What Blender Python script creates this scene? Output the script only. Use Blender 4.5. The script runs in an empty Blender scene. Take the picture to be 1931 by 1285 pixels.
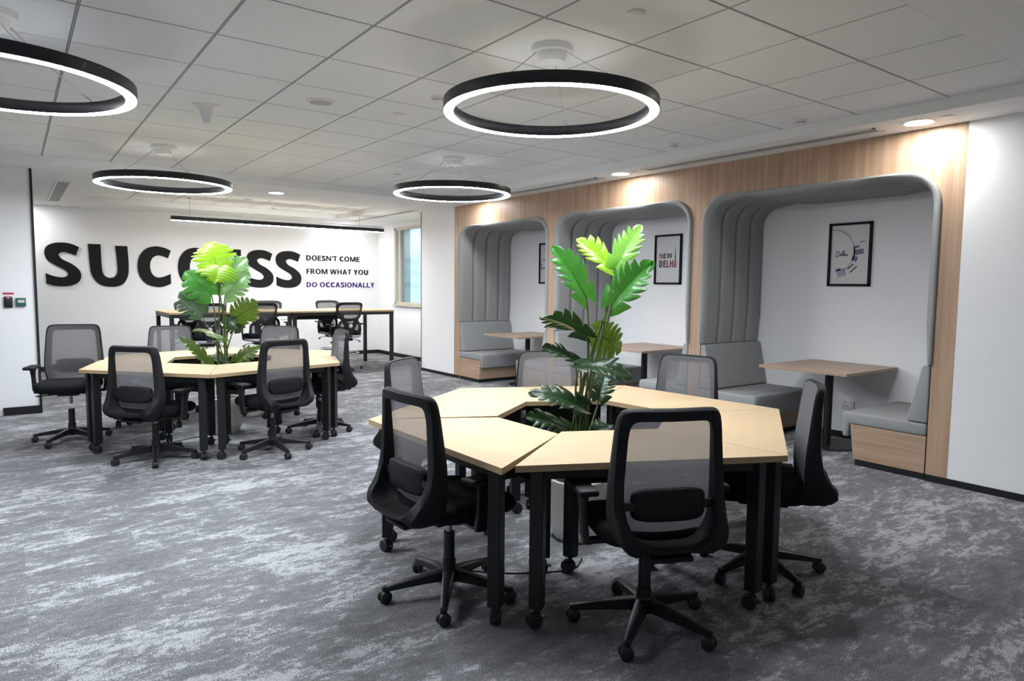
import bpy, bmesh, math, random
from mathutils import Vector, Matrix

C = bpy.context.scene.collection
SC = bpy.context.scene
PI = math.pi
rnd = random.Random(7)

# ------------------------------------------------------------------ camera, world, exposure
cam = bpy.data.cameras.new('camera')
cam.sensor_fit = 'HORIZONTAL'
cam.sensor_width = 36.0
cam.lens = 23.8497
cam.clip_start = 0.05
cam.clip_end = 60
cam_o = bpy.data.objects.new('camera', cam)
r_ = (0.8055073, -0.5925046, 0.0098106)
u_ = (0.0400496, 0.0709500, 0.9966755)
f_ = (0.5912309, 0.8024365, -0.0808803)
cam_o.matrix_world = Matrix(((r_[0], u_[0], -f_[0], 0), (r_[1], u_[1], -f_[1], 0),
                             (r_[2], u_[2], -f_[2], 1.447), (0, 0, 0, 1)))
C.objects.link(cam_o)
SC.camera = cam_o

world = bpy.data.worlds.new('world')
SC.world = world
world.use_nodes = True
world.node_tree.nodes['Background'].inputs[0].default_value = (0.62, 0.86, 0.95, 1)
world.node_tree.nodes['Background'].inputs[1].default_value = 1.0

SC.view_settings.view_transform = 'Standard'
SC.view_settings.look = 'None'
SC.view_settings.exposure = 0.36
SC.view_settings.gamma = 1.0
SC.view_settings.use_curve_mapping = False

RING_POWER = 118.0
DOWN_POWER = 128.0
BAR_POWER = 155.0

# ------------------------------------------------------------------ materials
def srgb(r, g, b):
    f = lambda c: (c / 255 / 12.92) if c / 255 <= .04045 else ((c / 255 + .055) / 1.055) ** 2.4
    return (f(r), f(g), f(b), 1)

def new_mat(name):
    m = bpy.data.materials.new(name)
    m.use_nodes = True
    nt = m.node_tree
    return m, nt, nt.nodes['Principled BSDF']

def plain(name, col, rough=.5, metal=0.0, spec=.5, bump=0, bscale=200, emit=None, es=0):
    m, nt, b = new_mat(name)
    b.inputs['Base Color'].default_value = col
    b.inputs['Roughness'].default_value = rough
    b.inputs['Metallic'].default_value = metal
    b.inputs['Specular IOR Level'].default_value = spec
    if emit:
        b.inputs['Emission Color'].default_value = emit
        b.inputs['Emission Strength'].default_value = es
    if bump:
        tc = nt.nodes.new('ShaderNodeTexCoord')
        n = nt.nodes.new('ShaderNodeTexNoise'); n.inputs['Scale'].default_value = bscale; n.inputs['Detail'].default_value = 3
        bp = nt.nodes.new('ShaderNodeBump'); bp.inputs['Strength'].default_value = bump; bp.inputs['Distance'].default_value = .002
        nt.links.new(tc.outputs['Object'], n.inputs['Vector'])
        nt.links.new(n.outputs['Fac'], bp.inputs['Height'])
        nt.links.new(bp.outputs['Normal'], b.inputs['Normal'])
    return m

def emitter(name, col, s):
    m = bpy.data.materials.new(name); m.use_nodes = True
    nt = m.node_tree; nt.nodes.clear()
    e = nt.nodes.new('ShaderNodeEmission'); e.inputs[0].default_value = col; e.inputs[1].default_value = s
    o = nt.nodes.new('ShaderNodeOutputMaterial'); nt.links.new(e.outputs[0], o.inputs[0])
    return m

def ramp(nt, stops):
    r = nt.nodes.new('ShaderNodeValToRGB')
    els = r.color_ramp.elements
    while len(els) < len(stops): els.new(.5)
    for e, (p, c) in zip(els, stops):
        e.position = p; e.color = c
    return r

def wood(name, c1, c2, scale, rough=.45, amount=1.0):
    """streaky timber: scale stretches a noise along the grain"""
    m, nt, b = new_mat(name)
    tc = nt.nodes.new('ShaderNodeTexCoord')
    mp = nt.nodes.new('ShaderNodeMapping'); mp.inputs['Scale'].default_value = scale
    n = nt.nodes.new('ShaderNodeTexNoise'); n.inputs['Scale'].default_value = 1.0; n.inputs['Detail'].default_value = 6; n.inputs['Roughness'].default_value = .6
    n.inputs['Distortion'].default_value = .4
    rp = ramp(nt, [(.3, c1), (.7, c2)])
    nt.links.new(tc.outputs['Object'], mp.inputs[0]); nt.links.new(mp.outputs[0], n.inputs['Vector'])
    nt.links.new(n.outputs['Fac'], rp.inputs[0]); nt.links.new(rp.outputs[0], b.inputs['Base Color'])
    b.inputs['Roughness'].default_value = rough
    b.inputs['Specular IOR Level'].default_value = .3
    return m

M = {}
M['white'] = plain('white_paint', (.83, .84, .855, 1), .75, spec=.25)
M['tile'] = plain('ceiling_tile', (.79, .81, .81, 1), .9, spec=.1, bump=.15, bscale=160)
M['soffit'] = plain('soffit_paint', (.80, .815, .815, 1), .85, spec=.15)
M['tbar'] = plain('ceiling_grid', (.36, .36, .355, 1), .6)
M['tgap'] = plain('ceiling_gap_shade', (.02, .02, .02, 1), .9)  # near black: shadow lines beside the grid bars, put into the backing colour
M['white_plastic'] = plain('white_plastic', (.72, .72, .70, 1), .4)
M['grey_plastic'] = plain('grey_plastic', (.42, .42, .41, 1), .5)
M['black_metal'] = plain('black_powder_coat', (.010, .010, .011, 1), .42, spec=.4)
M['black_skirting'] = plain('black_skirting', (.012, .012, .013, 1), .5, spec=.3)
M['black_plastic'] = plain('black_plastic', (.012, .012, .013, 1), .38, spec=.45)
M['frame_plastic'] = plain('chair_frame_plastic', (.013, .013, .014, 1), .6, spec=.25)
M['black_fabric'] = plain('black_seat_fabric', (.009, .009, .010, 1), .9, spec=.15, bump=.3, bscale=500)
M['tyre'] = plain('caster_rubber', (.016, .016, .017, 1), .55)
M['ring_black'] = plain('lamp_black', (.012, .013, .015, 1), .35)
M['chrome'] = plain('chrome', (.75, .75, .76, 1), .12, metal=1)
M['steel'] = plain('grey_steel', (.32, .33, .34, 1), .3, metal=1)
M['stool_shell'] = plain('stool_shell', (.58, .58, .62, 1), .4)
M['letter_black'] = plain('letter_black', (.008, .008, .009, 1), .65, spec=.2)
M['letter_purple'] = plain('letter_purple', (.05, .02, .16, 1), .65, spec=.2)
M['sticker_red'] = plain('sticker_red', (.50, .06, .07, 1), .5)
M['led_red'] = plain('reader_led', (.8, .1, .15, 1), .4, emit=(1, .15, .3, 1), es=1.5)
M['callpoint_green'] = plain('call_point_green', (.022, .105, .08, 1), .45)
M['soil'] = plain('soil', (.018, .014, .010, 1), .95, bump=1, bscale=80)
M['beige_alu'] = plain('window_frame_beige', (.50, .47, .40, 1), .45)
M['paper'] = plain('print_paper', (.60, .60, .60, 1), .35)
M['print_red'] = plain('print_red', (.23, .055, .06, 1), .6)
M['print_dark'] = plain('print_dark', (.05, .05, .055, 1), .6)
M['print_lilac'] = plain('print_lilac', (.16, .14, .24, 1), .6)
M['print_blue'] = plain('print_blue', (.32, .33, .42, 1), .6)
M['stem'] = plain('plant_stem', (.075, .115, .028, 1), .5)
M['birch'] = wood('birch_laminate', (.49, .36, .215, 1), (.535, .40, .245, 1), (3, 14, 3), .62)
M['birch_edge'] = plain('birch_edge', (.46, .335, .19, 1), .5)
M['oak_v'] = wood('oak_laminate_upright', (.36, .235, .155, 1), (.53, .37, .26, 1), (22, 22, .9), .42)
M['oak_h'] = wood('oak_laminate_lying', (.36, .245, .165, 1), (.52, .37, .265, 1), (1.2, 1.2, 26), .42)
M['oak_t'] = wood('oak_laminate_top', (.33, .235, .17, 1), (.46, .335, .25, 1), (1.6, 30, 30), .42)
M['fabric'] = plain('grey_wool', (.30, .308, .306, 1), .92, spec=.15, bump=.35, bscale=420)
M['fabric_seat'] = plain('grey_wool_seat', (.30, .308, .306, 1), .92, spec=.15, bump=.35, bscale=420)
M['ring_light'] = emitter('ring_diffuser', (.89, .935, 1.0, 1), RING_POWER)
M['down_light'] = emitter('downlight_diffuser', (1.0, .985, .96, 1), DOWN_POWER)
M['bar_light'] = emitter('bar_diffuser', (1, .99, .97, 1), BAR_POWER)

# ribbed stoneware pot
m, nt, b = new_mat('ribbed_pot'); M['pot'] = m
b.inputs['Base Color'].default_value = (.78, .78, .75, 1); b.inputs['Roughness'].default_value = .6

# woven mesh fabric: thread with holes
m = bpy.data.materials.new('chair_mesh_fabric'); m.use_nodes = True; M['mesh'] = m
nt = m.node_tree; nt.nodes.clear()
d = nt.nodes.new('ShaderNodeBsdfDiffuse'); d.inputs[0].default_value = (.225, .228, .236, 1)
t = nt.nodes.new('ShaderNodeBsdfTransparent')
mx = nt.nodes.new('ShaderNodeMixShader'); mx.inputs[0].default_value = .76
o = nt.nodes.new('ShaderNodeOutputMaterial')
tl = nt.nodes.new('ShaderNodeBsdfTranslucent'); tl.inputs[0].default_value = (.17, .175, .19, 1)
m1 = nt.nodes.new('ShaderNodeMixShader'); m1.name = 'thread'; m1.inputs[0].default_value = .4
nt.links.new(d.outputs[0], m1.inputs[1]); nt.links.new(tl.outputs[0], m1.inputs[2])
nt.links.new(t.outputs[0], mx.inputs[1]); nt.links.new(m1.outputs[0], mx.inputs[2]); nt.links.new(mx.outputs[0], o.inputs[0])

m2 = m.copy(); m2.name = 'stool_mesh_fabric'; M['mesh_dark'] = m2
for n_ in m2.node_tree.nodes:
    if n_.type == 'BSDF_DIFFUSE': n_.inputs[0].default_value = (.10, .10, .105, 1)
    if n_.type == 'MIX_SHADER' and n_.name != 'thread': n_.inputs[0].default_value = .70
    if n_.type == 'BSDF_TRANSLUCENT': n_.inputs[0].default_value = (.05, .05, .05, 1)

# window glass
m, nt, b = new_mat('window_glass'); M['glass'] = m
b.inputs['Base Color'].default_value = (.85, .95, .97, 1)
b.inputs['Roughness'].default_value = .03
b.inputs['Transmission Weight'].default_value = 1.0
b.inputs['IOR'].default_value = 1.35
# frosted film
m, nt, b = new_mat('frosted_film'); M['frost'] = m
b.inputs['Base Color'].default_value = (.62, .70, .74, 1)
b.inputs['Roughness'].default_value = .6
b.inputs['Transmission Weight'].default_value = .75

# carpet
m, nt, b = new_mat('carpet_tiles'); M['carpet'] = m
tc = nt.nodes.new('ShaderNodeTexCoord')
def math_n(op, a=None, bb=None):
    n = nt.nodes.new('ShaderNodeMath'); n.operation = op
    for i, v in enumerate((a, bb)):
        if v is None: continue
        if isinstance(v, (int, float)): n.inputs[i].default_value = v
        else: nt.links.new(v, n.inputs[i])
    return n.outputs[0]
sep = nt.nodes.new('ShaderNodeSeparateXYZ'); nt.links.new(tc.outputs['Object'], sep.inputs[0])
fx = math_n('FLOOR', math_n('MULTIPLY', sep.outputs[0], 2.0)); fy = math_n('FLOOR', math_n('MULTIPLY', sep.outputs[1], 2.0))
cmb = nt.nodes.new('ShaderNodeCombineXYZ'); nt.links.new(fx, cmb.inputs[0]); nt.links.new(fy, cmb.inputs[1])
wn = nt.nodes.new('ShaderNodeTexWhiteNoise'); wn.noise_dimensions = '3D'; nt.links.new(cmb.outputs[0], wn.inputs['Vector'])
def noise(scale, detail, rough, w=None, dist=0):
    mp = nt.nodes.new('ShaderNodeMapping'); mp.inputs['Scale'].default_value = scale
    nt.links.new(tc.outputs['Object'], mp.inputs[0])
    n = nt.nodes.new('ShaderNodeTexNoise'); n.noise_dimensions = '4D'
    n.inputs['Scale'].default_value = 1; n.inputs['Detail'].default_value = detail; n.inputs['Roughness'].default_value = rough
    n.inputs['Distortion'].default_value = dist
    nt.links.new(mp.outputs[0], n.inputs['Vector'])
    if w is not None: nt.links.new(w, n.inputs['W'])
    return n.outputs['Fac']
wv = math_n('MULTIPLY', wn.outputs['Value'], .5)
big = noise((1.3, 3.0, 1), 3, .55, wv, .2)
streak = noise((6.0, 15, 1), 7, .68, wv, .5)
rag = noise((26, 46, 1), 3, .65)
fine = noise((150, 240, 1), 1, .5)
s1 = math_n('ADD', math_n('MULTIPLY', big, .38), math_n('MULTIPLY', streak, .62))
s1b = math_n('ADD', s1, math_n('MULTIPLY', math_n('SUBTRACT', rag, .5), .30))
s2 = math_n('ADD', s1b, math_n('MULTIPLY', math_n('SUBTRACT', fine, .5), .22))
rp = ramp(nt, [(.36, (.122, .126, .131, 1)), (.50, (.180, .185, .192, 1)), (.530, (.215, .221, .230, 1)), (.570, (.385, .393, .405, 1))])
nt.links.new(s2, rp.inputs[0])
gm = nt.nodes.new('ShaderNodeMixRGB'); gm.blend_type = 'MULTIPLY'; gm.inputs[0].default_value = 1
gr = ramp(nt, [(.28, (.56, .56, .57, 1)), (.62, (1.25, 1.25, 1.25, 1))])
nt.links.new(fine, gr.inputs[0]); nt.links.new(rp.outputs[0], gm.inputs[1]); nt.links.new(gr.outputs[0], gm.inputs[2])
nt.links.new(gm.outputs[0], b.inputs['Base Color'])
b.inputs['Roughness'].default_value = .95; b.inputs['Specular IOR Level'].default_value = .1
bp = nt.nodes.new('ShaderNodeBump'); bp.inputs['Strength'].default_value = .5; bp.inputs['Distance'].default_value = .003
nt.links.new(fine, bp.inputs['Height']); nt.links.new(bp.outputs['Normal'], b.inputs['Normal'])

# leaves
def leaf_mat(name, col, trans, rough=.3):
    m, nt, b = new_mat(name)
    tc = nt.nodes.new('ShaderNodeTexCoord')
    wv_ = nt.nodes.new('ShaderNodeTexWave'); wv_.wave_type = 'BANDS'; wv_.bands_direction = 'Y'
    wv_.inputs['Scale'].default_value = 15; wv_.inputs['Distortion'].default_value = 1.5; wv_.inputs['Detail'].default_value = 1
    ns = nt.nodes.new('ShaderNodeTexNoise'); ns.inputs['Scale'].default_value = 9
    mp = nt.nodes.new('ShaderNodeMapping'); nt.links.new(tc.outputs['Object'], mp.inputs[0])
    nt.links.new(mp.outputs[0], wv_.inputs['Vector']); nt.links.new(tc.outputs['Object'], ns.inputs['Vector'])
    add = nt.nodes.new('ShaderNodeMath'); add.operation = 'MULTIPLY'
    nt.links.new(wv_.outputs['Fac'], add.inputs[0]); nt.links.new(ns.outputs['Fac'], add.inputs[1])
    dk = tuple(c * .90 for c in col[:3]) + (1,); lt = tuple(min(1, c * 1.09 + .003) for c in col[:3]) + (1,)
    rp_ = ramp(nt, [(.12, dk), (.55, lt)])
    nt.links.new(add.outputs[0], rp_.inputs[0]); nt.links.new(rp_.outputs[0], b.inputs['Base Color'])
    b.inputs['Roughness'].default_value = rough
    b.inputs['Specular IOR Level'].default_value = .5
    tr = nt.nodes.new('ShaderNodeBsdfTranslucent'); tr.inputs[0].default_value = (min(1, col[0] * 1.5), min(1, col[1] * 1.5), col[2], 1)
    mx = nt.nodes.new('ShaderNodeMixShader'); mx.inputs[0].default_value = trans
    o = nt.nodes['Material Output']
    nt.links.new(b.outputs[0], mx.inputs[1]); nt.links.new(tr.outputs[0], mx.inputs[2]); nt.links.new(mx.outputs[0], o.inputs[0])
    return m
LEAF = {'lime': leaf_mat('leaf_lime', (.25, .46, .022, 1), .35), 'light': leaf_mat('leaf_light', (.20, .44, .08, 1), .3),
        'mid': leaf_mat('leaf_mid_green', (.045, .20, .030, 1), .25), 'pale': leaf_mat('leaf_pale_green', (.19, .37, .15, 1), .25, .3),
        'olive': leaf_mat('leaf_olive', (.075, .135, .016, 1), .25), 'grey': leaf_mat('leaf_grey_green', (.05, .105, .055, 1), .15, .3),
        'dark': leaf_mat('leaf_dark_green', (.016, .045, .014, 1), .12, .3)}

# ------------------------------------------------------------------ geometry helpers
class G:
    """collects shapes into one mesh"""
    def __init__(self):
        self.bm = bmesh.new()
        self.mi = 0
    def _face(self, vs):
        try:
            f = self.bm.faces.new(vs); f.material_index = self.mi; return f
        except ValueError:
            return None
    def box(self, c, s, bevel=0, seg=2, rot=None, mat4=None):
        b2 = bmesh.new()
        bmesh.ops.create_cube(b2, size=1)
        bmesh.ops.scale(b2, vec=Vector(s), verts=b2.verts)
        if bevel:
            bmesh.ops.bevel(b2, geom=b2.edges[:], offset=bevel, segments=seg, profile=.5, affect='EDGES')
        T = Matrix.Translation(Vector(c)) @ (rot.to_4x4() if rot is not None else Matrix())
        if mat4 is not None: T = mat4 @ T
        self.merge(b2, T)
        return self
    def merge(self, b2, T=None):
        mp = {}
        for v in b2.verts:
            mp[v] = self.bm.verts.new(T @ v.co if T is not None else v.co)
        for f in b2.faces:
            self._face([mp[v] for v in f.verts])
        b2.free()
    def grid(self, rows, cu=False, cv=False):
        vs = [[self.bm.verts.new(p) for p in r] for r in rows]
        n, k = len(vs), len(vs[0])
        for i in range(n if cu else n - 1):
            for j in range(k if cv else k - 1):
                self._face([vs[i][j], vs[(i + 1) % n][j], vs[(i + 1) % n][(j + 1) % k], vs[i][(j + 1) % k]])
        return vs
    def tube(self, pts, r, n=10, closed=False, caps=True):
        pts = [Vector(p) for p in pts]
        rs = r if isinstance(r, (list, tuple)) else [r] * len(pts)
        N = len(pts)
        tang = []
        for i in range(N):
            a = pts[(i - 1) % N] if (closed or i > 0) else pts[0]
            b = pts[(i + 1) % N] if (closed or i < N - 1) else pts[-1]
            tang.append((b - a).normalized())
        up = Vector((0, 0, 1)) if abs(tang[0].z) < .9 else Vector((1, 0, 0))
        x = tang[0].cross(up).normalized()
        rows = []
        for i in range(N):
            x = (x - tang[i] * x.dot(tang[i])).normalized()
            y = tang[i].cross(x)
            rows.append([pts[i] + (x * math.cos(2 * PI * k / n) + y * math.sin(2 * PI * k / n)) * rs[i] for k in range(n)])
        vs = self.grid(rows, closed, True)
        if caps and not closed:
            self._face(vs[0][::-1]); self._face(vs[-1])
        return self
    def lathe(self, prof, n=32, c=(0, 0, 0), mat4=None, closed=False, caps=True):
        T = Matrix.Translation(Vector(c))
        if mat4 is not None: T = T @ mat4
        rows = [[T @ Vector((r * math.cos(2 * PI * k / n), r * math.sin(2 * PI * k / n), z)) for k in range(n)] for r, z in prof]
        vs = self.grid(rows, closed, True)
        if not closed and caps:
            if prof[0][0] > 1e-5: self._face(vs[0][::-1])
            if prof[-1][0] > 1e-5: self._face(vs[-1])
        return self
    def prism(self, poly, z0, z1, mat4=None, bevel=0, seg=2):
        b2 = bmesh.new()
        lo = [b2.verts.new((x, y, z0)) for x, y in poly]; hi = [b2.verts.new((x, y, z1)) for x, y in poly]
        n = len(poly)
        b2.faces.new(lo[::-1]); b2.faces.new(hi)
        for i in range(n): b2.faces.new([lo[i], lo[(i + 1) % n], hi[(i + 1) % n], hi[i]])
        bmesh.ops.recalc_face_normals(b2, faces=b2.faces)
        if bevel: bmesh.ops.bevel(b2, geom=b2.edges[:], offset=bevel, segments=seg, profile=.5, affect='EDGES')
        self.merge(b2, mat4)
        return self
    def mesh(self, name, mats, smooth=40):
        bmesh.ops.remove_doubles(self.bm, verts=self.bm.verts, dist=1e-6)
        bmesh.ops.recalc_face_normals(self.bm, faces=self.bm.faces)
        me = bpy.data.meshes.new(name)
        self.bm.to_mesh(me); self.bm.free()
        for m in (mats if isinstance(mats, (list, tuple)) else [mats]): me.materials.append(m)
        if smooth:
            me.shade_smooth()
            me.set_sharp_from_angle(angle=math.radians(smooth))
        return me

def obj(name, g, mats, parent=None, smooth=40, loc=None, rot=None):
    me = g if isinstance(g, bpy.types.Mesh) else g.mesh(name, mats, smooth)
    o = bpy.data.objects.new(name, me)
    C.objects.link(o)
    if parent is not None: o.parent = parent
    if loc is not None: o.location = loc
    if rot is not None: o.rotation_euler = rot
    return o

def tag(o, label, cat, group=None, kind=None):
    o['label'] = label; o['category'] = cat
    if group: o['group'] = group
    if kind: o['kind'] = kind
    return o

def thing(name, label, cat, loc=(0, 0, 0), rz=0, group=None):
    o = bpy.data.objects.new(name, None)
    o.empty_display_size = .1
    C.objects.link(o)
    o.location = loc; o.rotation_euler = (0, 0, rz)
    return tag(o, label, cat, group)

def struct(name, g, mats, label, smooth=0, cat='room'):
    o = obj(name, g, mats, None, smooth)
    o['kind'] = 'structure'; o['label'] = label; o['category'] = cat
    return o

def copy_tree(o, parent=None):
    c = o.copy(); C.objects.link(c); c.parent = parent
    for ch in list(o.children): copy_tree(ch, c)
    return c

def RZ(a): return Matrix.Rotation(a, 4, 'Z')
def T3(x, y, z): return Matrix.Translation(Vector((x, y, z)))

# ------------------------------------------------------------------ room dimensions (metres)
XW = 5.54          # wall with the booths
XB = 6.48          # back of the booths
XE = 6.186         # east wall of the far room
YN = 13.134        # lettered wall
YL = 9.013         # short wall at the left
ZS = 2.644         # soffit
ZT = 2.725         # tiles
XC, YC = 5.07, 8.57
XMIN, YMIN = -4.2, -2.6
PODS = [(2.207, 4.337), (4.482, 6.612), (6.757, 8.887)]
PZ, PR = 2.333, .25

g = G(); g.box(((XMIN + 6.6) / 2, (YMIN + YN) / 2, -.05), (6.6 - XMIN + .4, YN - YMIN + .4, .1))
struct('floor', g, M['carpet'], 'grey carpet floor with pale broken streaks', cat='floor')

# ---- ceiling: tiles with recessed bars, soffits, far-room tray
g = G()
gx0, gy0, px, py = 2.7017, 2.0126, .6, .6035
def tile_field(xa, xb, ya, yb):
    gap, lip, drop = .0145, .004, .010
    i0 = math.floor((xa - gx0) / px); i1 = math.ceil((xb - gx0) / px)
    j0 = math.floor((ya - gy0) / py); j1 = math.ceil((yb - gy0) / py)
    g.mi = 3
    g.grid([[(xa, ya, ZT + drop), (xb, ya, ZT + drop)], [(xa, yb, ZT + drop), (xb, yb, ZT + drop)]])
    g.mi = 1
    for i in range(i0 + 1, i1):
        x = gx0 + i * px
        g.grid([[(x - .0045, ya, ZT + .003), (x + .0045, ya, ZT + .003)], [(x - .0045, yb, ZT + .003), (x + .0045, yb, ZT + .003)]])
    for j in range(j0 + 1, j1):
        y = gy0 + j * py
        g.grid([[(xa, y - .0045, ZT + .0035), (xb, y - .0045, ZT + .0035)], [(xa, y + .0045, ZT + .0035), (xb, y + .0045, ZT + .0035)]])
    g.mi = 0
    for i in range(i0, i1):
        for j in range(j0, j1):
            x0 = max(gx0 + i * px, xa); x1 = min(gx0 + (i + 1) * px, xb)
            y0 = max(gy0 + j * py, ya); y1 = min(gy0 + (j + 1) * py, yb)
            if x1 - x0 < .02 or y1 - y0 < .02: continue
            x0 += gap / 2 if x0 > xa else 0; x1 -= gap / 2 if x1 < xb else 0
            y0 += gap / 2 if y0 > ya else 0; y1 -= gap / 2 if y1 < yb else 0
            ring = lambda e, z: [(x0 + e, y0 + e, z), (x1 - e, y0 + e, z), (x1 - e, y1 - e, z), (x0 + e, y1 - e, z)]
            a, b_, c_ = ring(0, ZT + drop + .01), ring(0, ZT + lip * .5), ring(lip * .5, ZT)
            g.grid([a, b_, c_], False, True)
            g._face([g.bm.verts.new(p) for p in c_])
tile_field(XMIN, XC, 1.5, YC)
tile_field(.9, 4.93, 10.03, 12.2)
g.mi = 2
def slab(x0, x1, y0, y1, z0, z1): g.box(((x0 + x1) / 2, (y0 + y1) / 2, (z0 + z1) / 2), (x1 - x0, y1 - y0, z1 - z0))
slab(XMIN - .1, XC, YMIN - .1, 1.5, ZT, ZT + .1)                # plain board towards the camera
slab(XC, 6.6, YMIN - .1, YC, ZS, ZT + .1)                       # soffit along the booth wall
slab(XMIN - .1, 6.6, YC, 10.03, ZS, ZT + .1)                    # soffit between the rooms
slab(XMIN - .1, .9, 10.03, YN + .1, ZS, ZT + .1)
slab(4.93, 6.6, 10.03, YN + .1, ZS, ZT + .1)
slab(.9, 4.93, 12.2, YN + .1, ZS, ZT + .1)
slab(XMIN - .1, 6.6, YMIN - .1, YN + .1, ZT + .1, ZT + .15)
struct('ceiling', g, [M['tile'], M['tbar'], M['soffit'], M['tgap']], 'square white ceiling tiles with plain soffits around them', cat='ceiling')

# ---- walls
def wallbox(name, x0, x1, y0, y1, z0, z1, label, mat='white'):
    g = G(); g.box(((x0 + x1) / 2, (y0 + y1) / 2, (z0 + z1) / 2), (x1 - x0, y1 - y0, z1 - z0))
    return struct(name, g, M[mat], label, cat='wall')
WY0, WY1 = 2.056, 9.046
wallbox('wall_east_near', XW, XW + .12, YMIN, WY0, 0, ZS + .02, 'plain white wall beside the wood cladding')
g = G()
g.box(((XW + 6.6) / 2, (WY1 + 10.094) / 2, ZS / 2), (6.6 - XW, 10.094 - WY1, ZS + .02))
struct('wall_east_pier', g, M['white'], 'white pier between the booths and the far room', cat='wall')
wallbox('wall_alcove', XB, XB + .12, 2.1, 9.0, 0, ZS, 'white wall at the back of the three booths')
wallbox('wall_north', XMIN, 6.6, YN, YN + .12, 0, ZS + .02, 'white wall carrying the black lettering')
wallbox('wall_left', XMIN, .219, YL, YL + .12, 0, ZS + .02, 'short white wall with the access reader')
wallbox('wall_west', XMIN - .12, XMIN, YMIN, YN, 0, ZT + .05, 'white west wall')
wallbox('wall_south', XMIN, 6.6, YMIN - .12, YMIN, 0, ZT + .05, 'white south wall')
# east wall of the far room with the window opening
wy0, wy1, wz0, wz1 = 10.35, 12.355, 1.05, 2.555
g = G()
def eb(y0, y1, z0, z1): g.box((XE + .1, (y0 + y1) / 2, (z0 + z1) / 2), (.2, y1 - y0, z1 - z0))
eb(10.09, wy0, 0, ZS + .02); eb(wy1, YN, 0, ZS + .02); eb(wy0, wy1, 0, wz0); eb(wy0, wy1, wz1, ZS + .02)
struct('wall_east_far', g, M['white'], 'white far wall around the window', cat='wall')

# wood cladding with three arched openings
def arch(y0, y1, z1, r, n=10):
    pts = [(y0, 0)]
    pts += [(y0 + r - r * math.cos(a), z1 - r + r * math.sin(a)) for a in [PI / 2 * k / n for k in range(n + 1)]]
    pts += [(y1 - r + r * math.sin(a), z1 - r + r * math.cos(a)) for a in [PI / 2 * k / n for k in range(n + 1)]]
    return pts + [(y1, 0)]
g = G()
def front(pts4):
    """four (y, z) corners -> a board 50 mm thick behind the wall plane"""
    lo = [g.bm.verts.new((XW, y, z)) for y, z in pts4]; hi = [g.bm.verts.new((XW + .05, y, z)) for y, z in pts4]
    g._face(lo); g._face(hi[::-1])
    for i in range(4): g._face([lo[i], hi[i], hi[(i + 1) % 4], lo[(i + 1) % 4]])
ztop = ZS + .005
posts = [WY0] + [v for p in PODS for v in p] + [WY1]
for k in range(0, len(posts), 2): front([(posts[k], 0), (posts[k + 1], 0), (posts[k + 1], ztop), (posts[k], ztop)])
for (a, b_) in PODS:
    ar = arch(a, b_, PZ, PR)[1:-1]
    for p, q in zip(ar, ar[1:]):
        if q[0] - p[0] > 1e-6: front([p, q, (q[0], ztop), (p[0], ztop)])
struct('wall_east_cladding', g, M['oak_v'], 'pale oak wall cladding around the three booths', cat='wall')
# side and top partitions of the booths (behind the padding)
for k in range(0, len(posts), 2):
    wallbox('wall_booth_side', XW + .05, XB, posts[k], posts[k + 1], 0, ZS, 'dividing wall beside a booth, behind its padding')
for a, b_ in PODS:
    wallbox('wall_booth_header', XW + .05, XB, a, b_, PZ + .004, ZS, 'closed head wall above a booth, behind its padding')

# skirtings
def skirt(name, x0, x1, y0, y1, label, h=.05):
    g = G(); g.box(((x0 + x1) / 2, (y0 + y1) / 2, h / 2), (x1 - x0, y1 - y0, h), .002, 1)
    return struct(name, g, M['black_skirting'], label, cat='skirting')
skirt('baseboard_east_near', XW - .012, XW, YMIN, PODS[0][0], 'black skirting under the white wall and cladding')
for k in range(2): skirt('baseboard_east_post', XW - .012, XW, PODS[k][1], PODS[k + 1][0], 'black skirting under the oak post between booths')
skirt('baseboard_east_pier', XW - .012, XW, PODS[2][1], 10.094, 'black skirting under the white pier')
for a, b_ in PODS: skirt('baseboard_alcove', XB - .012, XB, a + .6, b_ - .6, 'black skirting at the back of a booth', .06)
skirt('baseboard_north', XMIN, XE, YN - .012, YN, 'black skirting under the lettered wall', .075)
skirt('baseboard_east_far', XE - .012, XE, 10.1, YN - .012, 'black skirting under the window wall', .075)
skirt('baseboard_left', -.121, .219, YL - .03, YL, 'black skirting block on the short wall', .085)
g = G(); g.box((.212, YL - .006, ZS / 2), (.022, .03, ZS)); 
struct('trim_1', g, M['black_skirting'], 'black upright trim on the edge of the short wall', cat='trim')
g = G(); g.box((XW + .006, 10.1, ZS / 2), (.02, .014, ZS))
struct('trim_2', g, M['black_skirting'], 'thin black upright trim on the edge of the pier', cat='trim')

# window
g = G()
for (y0, y1, z0, z1, d) in ((wy0, wy1, wz0, wz0 + .05, .1), (wy0, wy1, wz1 - .05, wz1, .1), (wy1 - .06, wy1, wz0, wz1, .1), (wy0, wy0 + .06, wz0, wz1, .1), (wy1 - .19, wy1 - .12, wz0 + .04, wz1 - .04, .06), (wy0, wy1, wz0 - .03, wz0, .14)):
    g.box((XE + .03 + (.1 - d) / 2, (y0 + y1) / 2, (z0 + z1) / 2), (d, y1 - y0, z1 - z0), .004, 1)
win = struct('window_1', g, M['beige_alu'], 'beige framed window with pale blue light outside', cat='window')
g = G(); g.box((XE + .07, (wy0 + wy1 - .12) / 2, (wz0 + wz1) / 2), (.006, wy1 - wy0 - .2, wz1 - wz0 - .08))
obj('glass', g, M['glass'], win, 0)
g = G(); g.box((XE + .078, (wy1 - .19 + wy1 - .5) / 2, (wz0 + wz1) / 2), (.004, .31, wz1 - wz0 - .08))
obj('frosted_panel', g, M['frost'], win, 0)

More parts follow.
